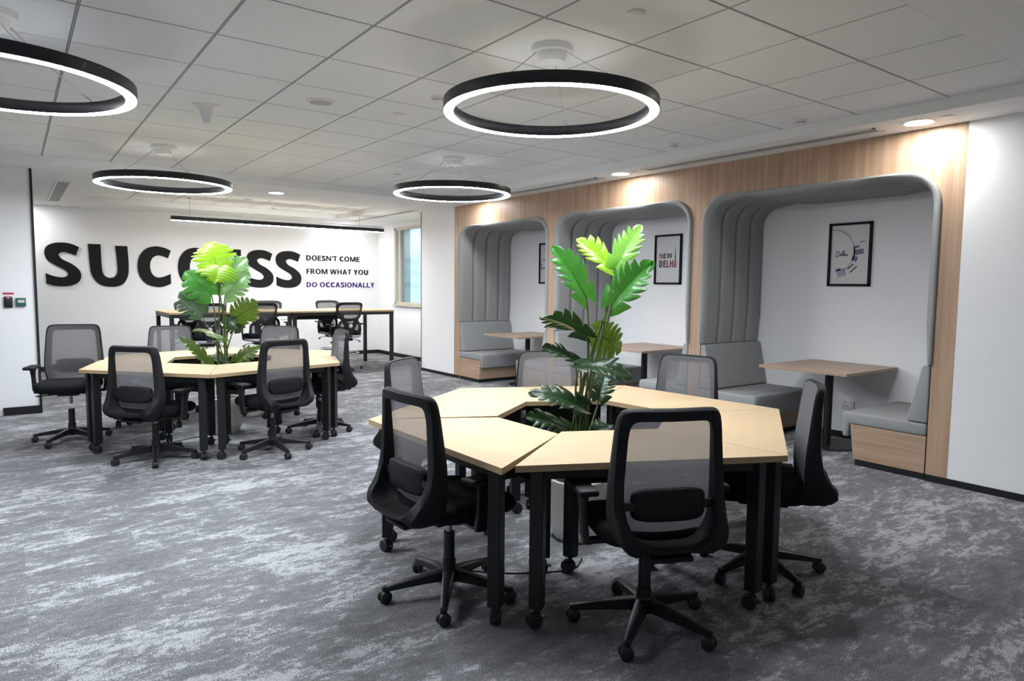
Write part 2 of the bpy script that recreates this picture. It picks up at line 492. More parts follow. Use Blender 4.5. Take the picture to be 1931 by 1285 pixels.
# ------------------------------------------------------------------ booths
def booth_lining(a, b_, label):
    t = thing('booth_lining', label, 'padded lining', (XW, (a + b_) / 2, .88), 0, 'grey padded booth linings')
    inv = T3(-XW, -(a + b_) / 2, -.88)
    zb, thick = .885, .055
    a, b_, PZ, PR = a + .003, b_ - .003, globals()['PZ'] - .003, globals()['PR'] - .003
    n = 8
    left = [(b_, zb + (PZ - PR - zb) * k / 4) for k in range(5)]
    arcL = [(b_ - PR + PR * math.cos(q), PZ - PR + PR * math.sin(q)) for q in [PI / 2 * k / n for k in range(1, n + 1)]]
    arcR = [(a + PR - PR * math.sin(q), PZ - PR + PR * math.cos(q)) for q in [PI / 2 * k / n for k in range(0, n + 1)]]
    right = [(a, zb + (PZ - PR - zb) * k / 4) for k in range(4, -1, -1)]
    sL, sR = b_ - .437, a + .437
    pieces = {'side_pad': [left + arcL + [(sL, PZ)], [(sR, PZ)] + arcR + right[1:]],
              'roof_pad': [[(sL + (sR - sL) * k / 6, PZ) for k in range(7)]]}
    xs = [-.03, .235, .47, .705, .936]
    cy, cz = (a + b_) / 2, 1.6
    for k in range(4):
        x0, x1 = XW + xs[k], XW + xs[k + 1]
        for nm, plist in pieces.items():
            for path in plist:
                rows = []
                m_ = 12
                for i, (y, z) in enumerate(path):
                    p0 = path[max(0, i - 1)]; p1 = path[min(len(path) - 1, i + 1)]
                    ty, tz = p1[0] - p0[0], p1[1] - p0[1]; L = math.hypot(ty, tz)
                    ny, nz = -tz / L, ty / L
                    if ny * (cy - y) + nz * (cz - z) < 0: ny, nz = -ny, -nz
                    endk = .55 if i in (0, len(path) - 1) else 1.0
                    row = [(x1, y, z)]
                    for q in range(m_ + 1):
                        u = q / m_
                        h = thick * (1 - abs(2 * u - 1) ** 5) ** .5 if k else thick * (1 - (2 * u - 1) ** 6) ** .5
                        h = max(h, .012) * endk
                        row.append((x1 + (x0 - x1) * u, y + ny * h, z + nz * h))
                    row.append((x0, y, z))
                    if k == 0:
                        row[-1] = (x0 + .003, y - ny * .002, z - nz * .002); row.append((x0 + .012, y - ny * .009, z - nz * .009)); row.append((XW - .001, y - ny * .009, z - nz * .009))
                    rows.append([inv @ Vector(p) for p in row])
                gg = G(); vs = gg.grid(rows)
                gg._face(vs[0]); gg._face(vs[-1][::-1])
                obj(nm, gg, M['fabric'], t, 50)
    return t

def bench(ywall, sgn, label):
    """profile in (distance from side wall, z), run along the booth depth"""
    t = thing('booth_bench', label, 'bench', (XW, ywall, 0), 0, 'grey cushioned booth benches')
    # local: x depth, y = sgn*d
    Mx = Matrix(((0, 0, 1, 0), (sgn, 0, 0, 0), (0, 1, 0, 0), (0, 0, 0, 1)))
    D = .935
    g = G(); g.prism([(0.01, .05), (.55, .05), (.588, .335), (0.01, .335)], 0, D, Mx); obj('plinth', g, M['oak_h'], t, 0)
    g = G(); g.prism([(0.01, 0), (.535, 0), (.535, .05), (0.01, .05)], .002, D, Mx); obj('toe_kick', g, M['black_skirting'], t, 0)
    g = G(); g.prism([(0.008, .338), (.592, .338), (.600, .226), (.645, .224), (.66, .40), (.645, .432), (0.008, .43)], -.012, D, Mx, .016, 3)
    obj('seat_cushion', g, M['fabric_seat'], t, 60)
    g = G(); g.prism([(0.008, .436), (.155, .436), (.150, .47), (.066, .862), (.045, .878), (0.008, .878)], -.004, D, Mx, .012, 3)
    obj('back_cushion', g, M['fabric_seat'], t, 60)
    return t

def booth_table(yc, label):
    t = thing('booth_table', label, 'table', (XW + .50, yc, 0), 0, 'oak booth tables on black pedestals')
    g = G(); g.box((-.037, 0, .7275), (.91, .82, .025), .0015, 1); obj('tabletop', g, M['oak_t'], t, 0)
    g = G(); g.lathe([(.0, .0), (.262, 0), (.265, .006), (.262, .012), (.06, .018), (.0, .018)], 48); obj('base_plate', g, M['black_metal'], t)
    g = G(); g.lathe([(.036, .015), (.036, .71)], 24); g.box((0, 0, .708), (.34, .34, .012)); obj('column', g, M['black_metal'], t)
    return t

lab = ['nearest the white wall on the right', 'in the middle', 'farthest away, next to the white pier']
for k, (a, b_) in enumerate(PODS):
    booth_lining(a, b_, ['grey ribbed padded arch of the nearest and largest looking booth', 'grey ribbed padded arch of the middle booth, behind the tall plant', 'grey ribbed padded arch of the farthest booth, beside the white pier'][k])
    bench(a, 1, ['grey cushioned bench in the nearest booth, on the white wall side', 'grey cushioned bench in the middle booth, on the side toward the nearest booth', 'grey cushioned bench in the farthest booth, on the side toward the middle booth'][k])
    bench(b_, -1, ['grey cushioned bench in the nearest booth, on the side toward the middle booth', 'grey cushioned bench in the middle booth, on the side toward the farthest booth', 'grey cushioned bench in the farthest booth, against the pier side'][k])
    booth_table((a + b_) / 2 - .012, ['oak topped pedestal table in the nearest booth, above the wall socket', 'oak topped pedestal table in the middle booth, below the red lettered poster', 'oak topped pedestal table in the farthest booth, beside the pier'][k])

# wall socket
t = thing('wall_socket', 'white three-pin wall socket with switch under the nearest booth table', 'socket', (XB, 3.297, .325))
g = G(); g.box((-.006, 0, 0), (.012, .118, .088), .003, 2); obj('faceplate', g, M['white_plastic'], t)
g = G()
for (y, z, sy, sz) in ((.018, .022, .006, .012), (.005, -.012, .012, .006), (.033, -.012, .012, .006)): g.box((-.0125, y, z), (.002, sy, sz))
obj('pin_holes', g, M['black_plastic'], t, 0)
g = G(); g.box((-.0145, -.034, 0), (.005, .018, .03), .001, 1); obj('switch', g, M['white_plastic'], t)

# ------------------------------------------------------------------ lettering
def glyph_mesh(gg, loops, z0, z1, mat4):
    """loops: first outer, others holes"""
    cu = bpy.data.curves.new('tmp', 'CURVE'); cu.dimensions = '2D'; cu.fill_mode = 'BOTH'; cu.extrude = (z1 - z0) / 2
    for lp in loops:
        sp = cu.splines.new('POLY'); sp.points.add(len(lp) - 1)
        for p, q in zip(sp.points, lp): p.co = (q[0], q[1], 0, 1)
        sp.use_cyclic_u = True
    co = bpy.data.objects.new('tmp', cu)
    me = bpy.data.meshes.new_from_object(co)
    b2 = bmesh.new(); b2.from_mesh(me)
    bmesh.ops.translate(b2, vec=(0, 0, (z0 + z1) / 2), verts=b2.verts)
    gg.merge(b2, mat4)
    bpy.data.objects.remove(co); bpy.data.curves.remove(cu); bpy.data.meshes.remove(me)

def smooth_loop(pts, corners, n=5):
    """Catmull-Rom through pts, sharp at the indices in corners"""
    N = len(pts); out = []
    for i in range(N):
        p1, p2 = pts[i], pts[(i + 1) % N]
        p0 = pts[i - 1] if i not in corners else (2 * p1[0] - p2[0], 2 * p1[1] - p2[1])
        p3 = pts[(i + 2) % N] if (i + 1) % N not in corners else (2 * p2[0] - p1[0], 2 * p2[1] - p1[1])
        if i in corners and (i + 1) % N in corners:
            out.append(p1); continue
        for k in range(n):
            t = k / n
            out.append(tuple(.5 * (2 * p1[d] + (p2[d] - p0[d]) * t + (2 * p0[d] - 5 * p1[d] + 4 * p2[d] - p3[d]) * t * t + (3 * p1[d] - p0[d] - 3 * p2[d] + p3[d]) * t ** 3) for d in (0, 1)))
    return out

def norm(pts, x0, y1, h): return [((x - x0) / h, (y1 - y) / h) for x, y in pts]
S_ = smooth_loop(norm([(605, 740), (578, 806), (520, 786), (475, 783), (447, 803), (475, 838), (545, 872), (600, 918), (613, 965), (595, 1010), (545, 1037), (480, 1046), (405, 1041), (348, 1025), (346, 946), (395, 965), (450, 976), (494, 972), (513, 950), (490, 918), (420, 882), (363, 845), (342, 795), (358, 745), (410, 717), (480, 709), (545, 717)], 342, 1042, 330), {0, 1, 13, 14})
C_ = smooth_loop(norm([(1305, 765), (1281, 824), (1240, 809), (1203, 804), (1162, 822), (1142, 858), (1138, 897), (1150, 943), (1185, 971), (1235, 969), (1299, 945), (1299, 1020), (1250, 1040), (1190, 1046), (1110, 1025), (1058, 968), (1042, 892), (1058, 815), (1110, 757), (1180, 736), (1250, 744)], 1042, 1042, 306), {0, 1, 10, 11})
U_ = smooth_loop(norm([(665, 725), (763, 725), (766, 880), (775, 945), (800, 972), (835, 978), (868, 968), (888, 935), (890, 880), (879, 732), (976, 732), (982, 880), (972, 965), (925, 1030), (835, 1047), (740, 1025), (685, 955), (672, 860)], 665, 1042, 317), {0, 1, 9, 10})
ARC = lambda cx, cy, rx, ry, a0, a1, n=24: [(cx + rx * math.cos(math.radians(a0 + (a1 - a0) * k / n)), cy + ry * math.sin(math.radians(a0 + (a1 - a0) * k / n))) for k in range(n + 1)]
def rect(x0, y0, x1, y1): return [(x0, y0), (x1, y0), (x1, y1), (x0, y1)]
def glyph(ch, t=.2):
    h = t * .86
    if ch == 'I': return [[rect(0, 0, t, 1)]], t
    if ch == 'L': return [[[(0, 0), (.54, 0), (.54, h), (t, h), (t, 1), (0, 1)]]], .54
    if ch == 'E': return [[[(0, 0), (.56, 0), (.56, h), (t, h), (t, .5 - h / 2 + .02), (.52, .5 - h / 2 + .02), (.52, .5 + h / 2 + .02), (t, .5 + h / 2 + .02), (t, 1 - h), (.56, 1 - h), (.56, 1), (0, 1)]]], .56
    if ch == 'F': return [[[(0, 0), (t, 0), (t, .40), (.5, .40), (.5, .40 + h), (t, .40 + h), (t, 1 - h), (.55, 1 - h), (.55, 1), (0, 1)]]], .53
    if ch == 'T': return [[[(.21, 0), (.21 + t, 0), (.21 + t, 1 - h), (.42 + t, 1 - h), (.42 + t, 1), (0, 1), (0, 1 - h), (.21, 1 - h)]]], .42 + t
    if ch == 'H': return [[[(0, 0), (t, 0), (t, .42), (.74 - t, .42), (.74 - t, 0), (.74, 0), (.74, 1), (.74 - t, 1), (.74 - t, .42 + h), (t, .42 + h), (t, 1), (0, 1)]]], .74
    if ch == 'N': return [[[(0, 0), (t * .85, 0), (t * .85, .68), (.80 - t, 0), (.80, 0), (.80, 1), (.80 - t * .85, 1), (.80 - t * .85, .32), (t, 1), (0, 1)]]], .80
    if ch == 'M': return [[[(0, 0), (t * .85, 0), (t * .85, .70), (.42, 0), (.58, 0), (1 - t * .85, .70), (1 - t * .85, 0), (1, 0), (1, 1), (.75, 1), (.5, .30), (.25, 1), (0, 1)]]], 1.0
    if ch == 'W': return [[[(.19, 0), (.40, 0), (.56, .62), (.72, 0), (.93, 0), (1.12, 1), (1.12 - t, 1), (.82, .30), (.66, 1), (.46, 1), (.30, .30), (t, 1), (0, 1)]]], 1.12
    if ch == 'A': return [[[(0, 0), (t, 0), (.255, .22), (.525, .22), (.78 - t, 0), (.78, 0), (.50, 1), (.28, 1)], [(.30, .38), (.39, .76), (.48, .38)]]], .78
    if ch == 'Y': return [[[(.235, 0), (.235 + t, 0), (.235 + t, .38), (.67, 1), (.67 - t * 1.08, 1), (.335, .57), (t * 1.08, 1), (0, 1), (.235, .38)]]], .67
    if ch == "'": return [[[(.02, .62), (.12, .62), (.21, 1), (.05, 1)]]], .2
    if ch == 'D': return [[[(0, 0)] + ARC(.28, .5, .46, .5, -90, 90) + [(0, 1)], [(t, h), (t, 1 - h)] + ARC(.28, .5, .46 - t * 1.05, .5 - h, 90, -90)]], .74
    if ch == 'O': return [[ARC(.43, .5, .43, .52, 0, 360, 40)[:-1], ARC(.43, .5, .43 - t * 1.06, .52 - h, 0, 360, 40)[:-1]]], .86
    if ch == 'R': return [[[(0, 0), (t, 0), (t, .38), (.30, .38), (.48, 0), (.70, 0), (.48, .42)] + ARC(.33, .70, .30, .30, -65, 90, 14) + [(0, 1)], [(t, .38 + h), (t, 1 - h)] + ARC(.33, .695, .30 - t * 1.02, .30 - h, 90, -90, 12)]], .68
    if ch == 'U': return [[[(x * .77, y) for x, y in U_]]], .77
    if ch == 'C': return [[[(x * .80, y) for x, y in C_]]], .68
    if ch == 'S': return [[[(x * .72, y) for x, y in S_]]], .59
    raise KeyError(ch)

def letter(ch, x0, z0, h, sx, mat, label, group, depth, t=.2, shapes=None):
    shapes = shapes or glyph(ch, t)[0]
    o = None
    gg = G()
    T = Matrix(((1, 0, 0, 0), (0, 0, 1, 0), (0, 1, 0, 0), (0, 0, 0, 1)))
    for loops in shapes:
        glyph_mesh(gg, [[(p[0] * sx * h, p[1] * h) for p in lp] for lp in loops], -depth, 0, T)
    o = obj('wall_letter', gg, mat, None, 0, (x0, YN, z0))
    return tag(o, label, 'letter', group)

E_ = [[[(0, 0), (.60, 0), (.60, .215), (.29, .215), (.29, .40), (.57, .40), (.57, .61), (.29, .61), (.29, .785), (.60, .785), (.60, 1), (0, 1)]]]
zb, hb = 1.372, .687
big = [('S', .44, [[S_]], (.926 - .44) / (.821 * hb)), ('U', 1.035, [[U_]], (1.611 - 1.035) / (1.0 * hb)), ('C', 1.744, [[C_]], (2.263 - 1.744) / (.86 * hb)),
       ('C', 2.371, [[C_]], (2.263 - 1.744) / (.86 * hb)), ('E', 3.025, E_, (3.435 - 3.025) / (.60 * hb)), ('S', 3.535, [[S_]], (.926 - .44) / (.821 * hb)), ('S', 4.07, [[S_]], (.926 - .44) / (.821 * hb))]
bl = ['first big black letter S of the word SUCCESS, at its start', 'big black letter U of the word SUCCESS', 'big black letter C right after the U of SUCCESS', 'big black letter C half hidden by the far plant, before the E of SUCCESS',
      'big black letter E mostly hidden behind the far plant', 'big black letter S after the hidden E of SUCCESS', 'last big black letter S, ending the word SUCCESS']
for (ch, x, sh, sx), lb in zip(big, bl):
    letter(ch, x, zb, hb, sx, M['letter_black'], lb, 'big wall letters', .02, shapes=sh)

ordw = ['first', 'second', 'third', 'fourth', 'fifth', 'sixth', 'seventh', 'eighth', 'ninth', 'tenth', 'eleventh', 'twelfth']
def line(text, x0, x1, z0, h, mat, colour, gap=.13, space=.30):
    adv = []; x = 0
    for ch in text:
        if ch == ' ': x += space; continue
        w = glyph(ch)[1]
        g_ = gap * (.35 if ch == "'" else 1)
        adv.append((ch, x, w)); x += w + g_
    tot = adv[-1][1] + adv[-1][2]
    k = (x1 - x0) / (tot * h)
    seq = [c for c in text if c != ' ']
    words_ = text.split(' '); wi = 0; ci = 0
    for ch, xx, w in adv:
        wd = words_[wi]
        nm = 'apostrophe' if ch == "'" else 'letter ' + ch
        lb = 'small %s %s, %s character of the word %s on the wall' % (colour, nm, ordw[ci], wd)
        letter(ch, x0 + xx * h * k, z0, h, k, mat, lb, 'small wall letters', .008)
        ci += 1
        if ci == len(wd): wi += 1; ci = 0
line("DOESN'T COME", 4.664, 5.772, 1.897, .102, M['letter_black'], 'black')
line('FROM WHAT YOU', 4.664, 5.957, 1.635, .102, M['letter_black'], 'black')
line('DO OCCASIONALLY', 4.660, 6.092, 1.375, .102, M['letter_purple'], 'purple')

# ------------------------------------------------------------------ framed prints on the back wall of the booths
def poster(y0, y1, z0, z1, label, art):
    t = thing('framed_poster', label, 'picture', (XB, (y0 + y1) / 2, z0), 0, 'posters in the booths')
    w, h = y1 - y0, z1 - z0
    g = G()
    f = .022
    for (cy, cz, sy, sz) in ((0, f / 2, w, f), (0, h - f / 2, w, f), (-w / 2 + f / 2, h / 2, f, h), (w / 2 - f / 2, h / 2, f, h)):
        g.box((-.0135, cy, cz), (.027, sy, sz), .001, 1)
    obj('frame', g, M['letter_black'], t, 0)
    g = G(); g.box((-.007, 0, h / 2), (.004, w - f * 1.5, h - f * 1.5)); obj('print', g, M['paper'], t, 0)
    art(t, w, h)
    return t
# artwork is drawn in (s, z): s runs to the viewer's right = minus y, on the paper face
AM = Matrix(((0, 0, -1, -.0092), (-1, 0, 0, 0), (0, 1, 0, 0), (0, 0, 0, 1)))
def flat(loops_list, name, mat, t):
    g = G()
    for loops in loops_list: glyph_mesh(g, loops, 0, .0008, AM)
    obj(name, g, M[mat], t, 0)
def word(text, x0, x1, z0, h, t=.26, gap=.14):
    adv = []; x = 0
    for ch in text:
        gl, w = glyph(ch, t); adv.append((gl, x)); x += w + gap
    k = (x1 - x0) / (x - gap)
    return [[[(x0 + (p[0] + xx) * k, z0 + p[1] * h) for p in lp] for lp in loops] for gl, xx in adv for loops in gl]
def art_delhi_type(t, w, h):
    flat(word('N', -.135, -.085, .315, .062), 'red_lettering', 'print_red', t)
    flat(word('EW', -.075, .062, .315, .062), 'dark_lettering', 'print_dark', t)
    flat(word('DE', -.140, -.035, .205, .088), 'capital_lettering', 'print_dark', t)
    tw = []
    for k in range(9):
        w_ = .020 * (1 - k / 11); z = .205 + k * .024
        tw.append([rect(.112 - w_, z, .112 + w_, z + .019)])
    tw.append([[(.107, .42), (.117, .42), (.113, .455), (.111, .455)]])
    flat(word('LH', -.025, .085, .205, .088) + tw[:5], 'red_capitals', 'print_red', t)
    flat(tw[5:], 'tower', 'print_dark', t)
def art_map(t, w, h):
    cx, cz, R = -.17, .33, .215
    strip = lambda a0, a1, r0, r1: [ARC(cx, cz, r1, r1, a0, a1, 12) + ARC(cx, cz, r0, r0, a1, a0, 12)]
    flat([strip(-58, 92, R - .002, R + .002), strip(35, 92, R - .0085, R - .0065), strip(40, 80, R + .012, R + .0145)], 'map_arc', 'print_dark', t)
    rot = lambda x, z, sx, sz, a: [[(x + p[0] * math.cos(a) - p[1] * math.sin(a), z + p[0] * math.sin(a) + p[1] * math.cos(a)) for p in rect(-sx / 2, -sz / 2, sx / 2, sz / 2)]]
    flat([rot(.085, .325, .092, .05, .12), strip(-22, 12, R - .01, R + .006), rot(.05, .262, .05, .05, -.4), rot(.062, .372, .05, .024, .25)], 'lilac_blocks', 'print_lilac', t)
    flat([rot(-.075, .13, .085, .075, .25), strip(-80, -62, R - .045, R - .02)], 'pale_blocks', 'print_blue', t)
    flat([rot(.042, .16, .085, .012, .75), rot(.018, .19, .05, .01, .75), rot(-.005, .175, .03, .012, .75), rot(.03, .205, .02, .01, .8), rot(.115, .42, .05, .006, .4)], 'dark_strips', 'print_dark', t)
    # handwritten word
    g = G()
    def pen(pts, r=.0028):
        p = smooth_loop(pts, {0, len(pts) - 1}, 6)
        p = p[:-1] if False else p[: (len(pts) - 1) * 6] + [pts[-1]]
        g.tube([AM @ Vector((q[0], q[1], .0006)) for q in p], r, 6)
    S = lambda L: [(-.135 + x * .0165, .285 + y * .0165) for x, y in L]
    pen(S([(.9, 2.9), (.6, 1.5), (.3, .2), (-.2, -.1), (.8, 0), (1.8, .5), (2.2, 1.6), (1.7, 2.7), (.6, 3.0), (-.1, 2.7)]))
    pen(S([(2.6, .9), (3.2, 1.3), (3.1, 1.6), (2.7, 1.3), (2.7, .5), (3.2, .3), (3.8, 1.2), (4.5, 3.0), (4.4, 3.3), (4.0, 2.6), (3.9, .6), (4.3, .4)]))
    pen(S([(4.3, .4), (4.9, 2.0), (5.3, 3.0), (5.0, 1.5), (4.9, .3), (5.3, 1.2), (5.7, 1.3), (5.7, .5), (6.1, .4), (6.5, 1.2), (6.4, .5), (6.9, .5), (7.2, .9)]))
    pen(S([(6.6, 1.75), (6.7, 1.85)]), .0035)
    obj('handwriting', g, M['print_dark'], t, 50)
def art_plain(t, w, h):
    flat([[rect(-.17, .20, -.155, .30)], [rect(-.15, .22, -.03, .235)], [[(-.17, .32), (-.10, .36), (-.03, .32), (-.03, .33), (-.10, .372), (-.17, .33)]]], 'line_drawing', 'print_dark', t)
poster(3.145, 3.557, 1.472, 2.076, 'black framed print with handwriting and a lilac street map, nearest booth', art_map)
poster(5.377, 5.795, 1.480, 2.084, 'black framed print with red and dark block capitals, middle booth', art_delhi_type)
poster(7.675, 8.095, 1.480, 2.084, 'black framed print half cut off by the arch of the farthest booth', art_plain)

# ------------------------------------------------------------------ items on the short wall
o = obj('red_sticker', G().box((0, -.001, 0), (.095, .002, .022)), M['sticker_red'], None, 0, (-.03, YL, 1.309))
tag(o, 'thin red sticker strip above the black access reader', 'sticker')
t = thing('access_reader', 'black wall card reader with a pink light below the red sticker', 'reader', (-.033, YL, 1.218))
obj('housing', G().box((0, -.012, 0), (.076, .024, .118), .008, 3), M['black_plastic'], t)
obj('status_light', G().box((0, -.0245, .046), (.026, .002, .006)), M['led_red'], t, 0)
t = thing('call_point', 'green emergency call point beside the black reader', 'call point', (.077, YL, 1.2175))
obj('housing', G().box((0, -.016, 0), (.086, .032, .09), .004, 2), M['callpoint_green'], t)
g = G(); g.box((0, -.033, .008), (.058, .002, .026)); obj('press_plate', g, M['white_plastic'], t, 0)
g = G()
for x in (-.016, 0, .016): g.box((x, -.0345, .008), (.006, .001, .008))
obj('press_marks', g, M['black_plastic'], t, 0)

# ------------------------------------------------------------------ ceiling fittings
def ring_lamp(cx, cy, z, can, label, R=.60):
    t = thing('ring_pendant', label, 'pendant lamp', (can[0], can[1], ZT), 0, 'black ring pendant lamps')
    ox, oy, oz = cx - can[0], cy - can[1], z - ZT
    w, h = .057, .06
    g = G(); g.lathe([(R - w, .004), (R - w, h), (R, h), (R, .004), (R - .003, 0), (R - .0035, .006), (R - w + .0035, .006), (R - w + .003, 0)], 96, (ox, oy, oz), closed=True)
    obj('ring_body', g, M['ring_black'], t)
    g = G(); g.lathe([(R - .003, .004), (R - .0032, -.003), (R - w + .0032, -.003), (R - w + .003, .004)], 96, (ox, oy, oz)); 
    obj('diffuser', diff_mesh(R, w), None, t, loc=(ox, oy, oz)); g.bm.free()
    g = G(); g.lathe([(.0, -.085), (.066, -.082), (.076, -.068), (.082, -.036), (.108, -.032), (.112, -.004), (.112, 0), (0, 0)], 40)
    obj('ceiling_canopy', g, M['white_plastic'], t)
    for k, a in enumerate((160, 40, 280)):
        a = math.radians(a)
        p0 = Vector((.08 * math.cos(a), .08 * math.sin(a), -.03)); p1 = Vector((ox + (R - w / 2) * math.cos(a), oy + (R - w / 2) * math.sin(a), oz + h))
        g = G()
        sag = .05 if k == 0 else .02
        pts = [p0.lerp(p1, s / 10) - Vector((0, 0, sag * math.sin(PI * s / 10))) for s in range(11)]
        if k == 0: pts[-1] = p1
        g.tube(pts, .0028 if k < 2 else .0016, 6); obj('cord', g, M['grey_plastic'], t)
    return t
_diff = {}
def diff_mesh(R, w):
    if 'm' not in _diff:
        g = G(); g.lathe([(R - .0035, .005), (R - .004, -.002), (R - w + .004, -.002), (R - w + .0035, .005)], 96, closed=False)
        # open strip: remove the caps
        big_ = [f for f in g.bm.faces if len(f.verts) > 8]
        bmesh.ops.delete(g.bm, geom=big_, context='FACES_ONLY')
        _diff['m'] = g.mesh('diffuser', M['ring_light'])
    return _diff['m']
ring_lamp(2.477, 3.018, 2.408, (2.387, 2.905), 'black ring lamp glowing white, nearest, above the front desk ring')
ring_lamp(1.238, 7.36, 2.372, (1.21, 7.19), 'black ring lamp glowing white, above the far desk ring and its plant')
ring_lamp(3.695, 6.075, 2.372, (3.63, 5.95), 'black ring lamp glowing white, near the farthest booth')
ring_lamp(-.02, 4.20, 2.390, (-.03, 4.16), 'black ring lamp cut off by the picture edge, upper left')

def downlight(x, y, z, label, r=.09):
    t = thing('downlight', label, 'ceiling light', (x, y, z), 0, 'round recessed downlights')
    g = G(); g.lathe([(r, 0), (r, -.004), (r + .008, -.006), (r + .014, 0)], 40, closed=True); obj('trim_ring', g, M['white_plastic'], t)
    g = G(); g.lathe([(0, -.003), (r, -.003)], 40, caps=False); obj('lens', g, M['down_light'], t)
downlight(5.301, 2.29, ZS, 'glowing round downlight above the nearest booth')
downlight(5.274, 5.24, ZS, 'glowing round downlight above the middle booth')
downlight(5.274, 8.15, ZS, 'glowing round downlight above the farthest booth, partly behind a ring lamp')
downlight(2.888, 9.238, ZS, 'glowing round downlight in the soffit between both rooms')
downlight(5.324, 12.78, ZS, 'glowing round downlight over the end of the small lettering')
downlight(.10, 12.72, ZS, 'round downlight over the start of the big word, behind the short wall')

def disc(x, y, z, r, h, label, cat='sprinkler cover', name='sprinkler_cover', mat='white_plastic'):
    g = G(); g.lathe([(0, -h), (r * .94, -h), (r, -h + .002), (r, 0), (0, 0)], 32)
    o = obj(name, g, M[mat], None, 40, (x, y, z)); return tag(o, label, cat, 'round ceiling covers')
disc(2.403, 4.724, ZT, .042, .006, 'small round ceiling cover between the front ring lamp and the speaker')
disc(2.403, 2.310, ZT, .045, .006, 'round white ceiling cover beyond the front ring lamp canopy, top of the picture')
disc(2.402, 7.706, ZT, .042, .006, 'small round ceiling cover above the far soffit edge')
disc(5.267, 2.092, ZS, .042, .006, 'round cover in the soffit beside the nearest downlight')
disc(5.287, 5.062, ZS, .035, .006, 'small round cover beside the middle downlight, at the end of the slot grille')
disc(2.983, 10.886, ZT, .07, .006, 'round grey cover in the far room ceiling tray', mat='grey_plastic')
def detector(x, y, label, z=ZT):
    t = thing('smoke_detector', label, 'smoke detector', (x, y, z), 0, 'ceiling detectors')
    g = G(); g.lathe([(0, -.012), (.05, -.012), (.054, 0), (0, 0)], 32); obj('base', g, M['white_plastic'], t)
    g = G(); g.lathe([(0, -.045), (.028, -.043), (.040, -.030), (.042, -.012), (0, -.012)], 32); obj('dome', g, M['white_plastic'], t)
    g = G(); g.lathe([(.0405, -.030), (.0425, -.028), (.0425, -.024), (.041, -.022)], 32, closed=True); obj('slot_band', g, M['grey_plastic'], t)
detector(4.877, 2.959, 'white dome smoke detector near the nearest booth soffit')
detector(3.611, 7.146, 'white dome smoke detector close to the ring lamp by the farthest booth')
detector(4.821, 4.142, 'white dome smoke detector above the middle booth side')
detector(3.633, 11.75, 'white dome smoke detector in the far room tray')
detector(2.392, 4.124, 'white dome smoke detector partly hidden behind the front ring lamp')
t = thing('ceiling_speaker', 'round white ceiling speaker with a grey grille', 'speaker', (1.805, 4.75, ZT))
g = G(); g.lathe([(.075, -.006), (.078, -.010), (.094, -.008), (.098, 0), (.075, 0)], 48, closed=True); obj('rim', g, M['white_plastic'], t)
g = G(); g.lathe([(0, -.006), (.076, -.006)], 48, caps=False); obj('grille', g, M['grey_plastic'], t)
g = G(); g.lathe([(0, -.13), (.020, -.126), (.030, -.095), (.042, -.055), (.062, -.016), (.088, -.006), (.09, 0), (0, 0)], 36)
tag(obj('cone_sensor', g, M['white_plastic'], None, 50, (1.191, 5.38, ZT)), 'white cone shaped ceiling sensor hanging above the far desks', 'sensor')

def slot(x0, x1, y0, y1, label):
    t = thing('slot_grille', label, 'air grille', ((x0 + x1) / 2, (y0 + y1) / 2, ZS), 0, 'long slot air grilles')
    w, l = x1 - x0, y1 - y0
    g = G()
    for (cx, cy, sx, sy) in ((-w / 2 + .012, 0, .024, l), (w / 2 - .012, 0, .024, l), (0, -l / 2 + .012, w, .024), (0, l / 2 - .012, w, .024)): g.box((cx, cy, -.003), (sx, sy, .006), .001, 1)
    obj('border', g, M['white_plastic'], t, 0)
    g = G(); g.box((0, 0, -.0008), (w - .045, l - .045, .001)); obj('dark_backing', g, M['grey_duct'], t, 0)
    g = G()
    for k in range(3): g.box((-w / 2 + .045 + (w - .09) * k / 2, 0, -.004), (.012, l - .045, .005))
    obj('slats', g, M['grey_plastic'], t, 0)
M['grey_duct'] = plain('duct_dark', (.05, .05, .05, 1), .8)
slot(5.215, 5.365, 2.56, 4.90, 'long slot air grille above the nearest booth')
slot(5.215, 5.365, 5.56, 7.75, 'long slot air grille above the farthest two booths')
slot(5.235, 5.385, 9.92, 12.36, 'long slot air grille in the far room soffit by the window')
t = thing('ceiling_vent', 'rectangular louvred ceiling vent above the first letter', 'air grille', (.562, 11.13, ZS))
g = G()
for (cx, cy, sx, sy) in ((-.073, 0, .02, 2.44), (.073, 0, .02, 2.44), (0, -1.215, .166, .02), (0, 1.215, .166, .02)): g.box((cx, cy, -.004), (sx, sy, .008), .001, 1)
obj('border', g, M['white_plastic'], t, 0)
g = G(); g.box((0, 0, -.0008), (.14, 2.41, .001)); obj('dark_backing', g, M['black_skirting'], t, 0)
g = G()
for k in range(8): g.box((-.056 + .016 * k, 0, -.0022), (.005, 2.41, .002))
g.box((0, .55, -.0045), (.13, .02, .005))
obj('louvres', g, M['white_plastic'], t, 0)

# linear pendant over the high table
t = thing('linear_pendant', 'long black bar lamp hanging over the high table', 'pendant lamp', (3.69, 11.28, ZT))
g = G(); g.box((0, 0, -.318), (3.46, .06, .062), .003, 1); obj('housing', g, M['ring_black'], t, 0)
g = G(); g.box((0, 0, -.351), (3.45, .05, .006)); obj('diffuser', g, M['bar_light'], t, 0)
for x in (-1.47, 1.27):
    g = G(); g.tube([(x, 0, 0), (x, 0, -.29)], .003, 6); g.lathe([(0, -.012), (.02, -.012), (.02, 0), (0, 0)], 16, (x, 0, 0)); obj('suspension_wire', g, M['steel'], t)

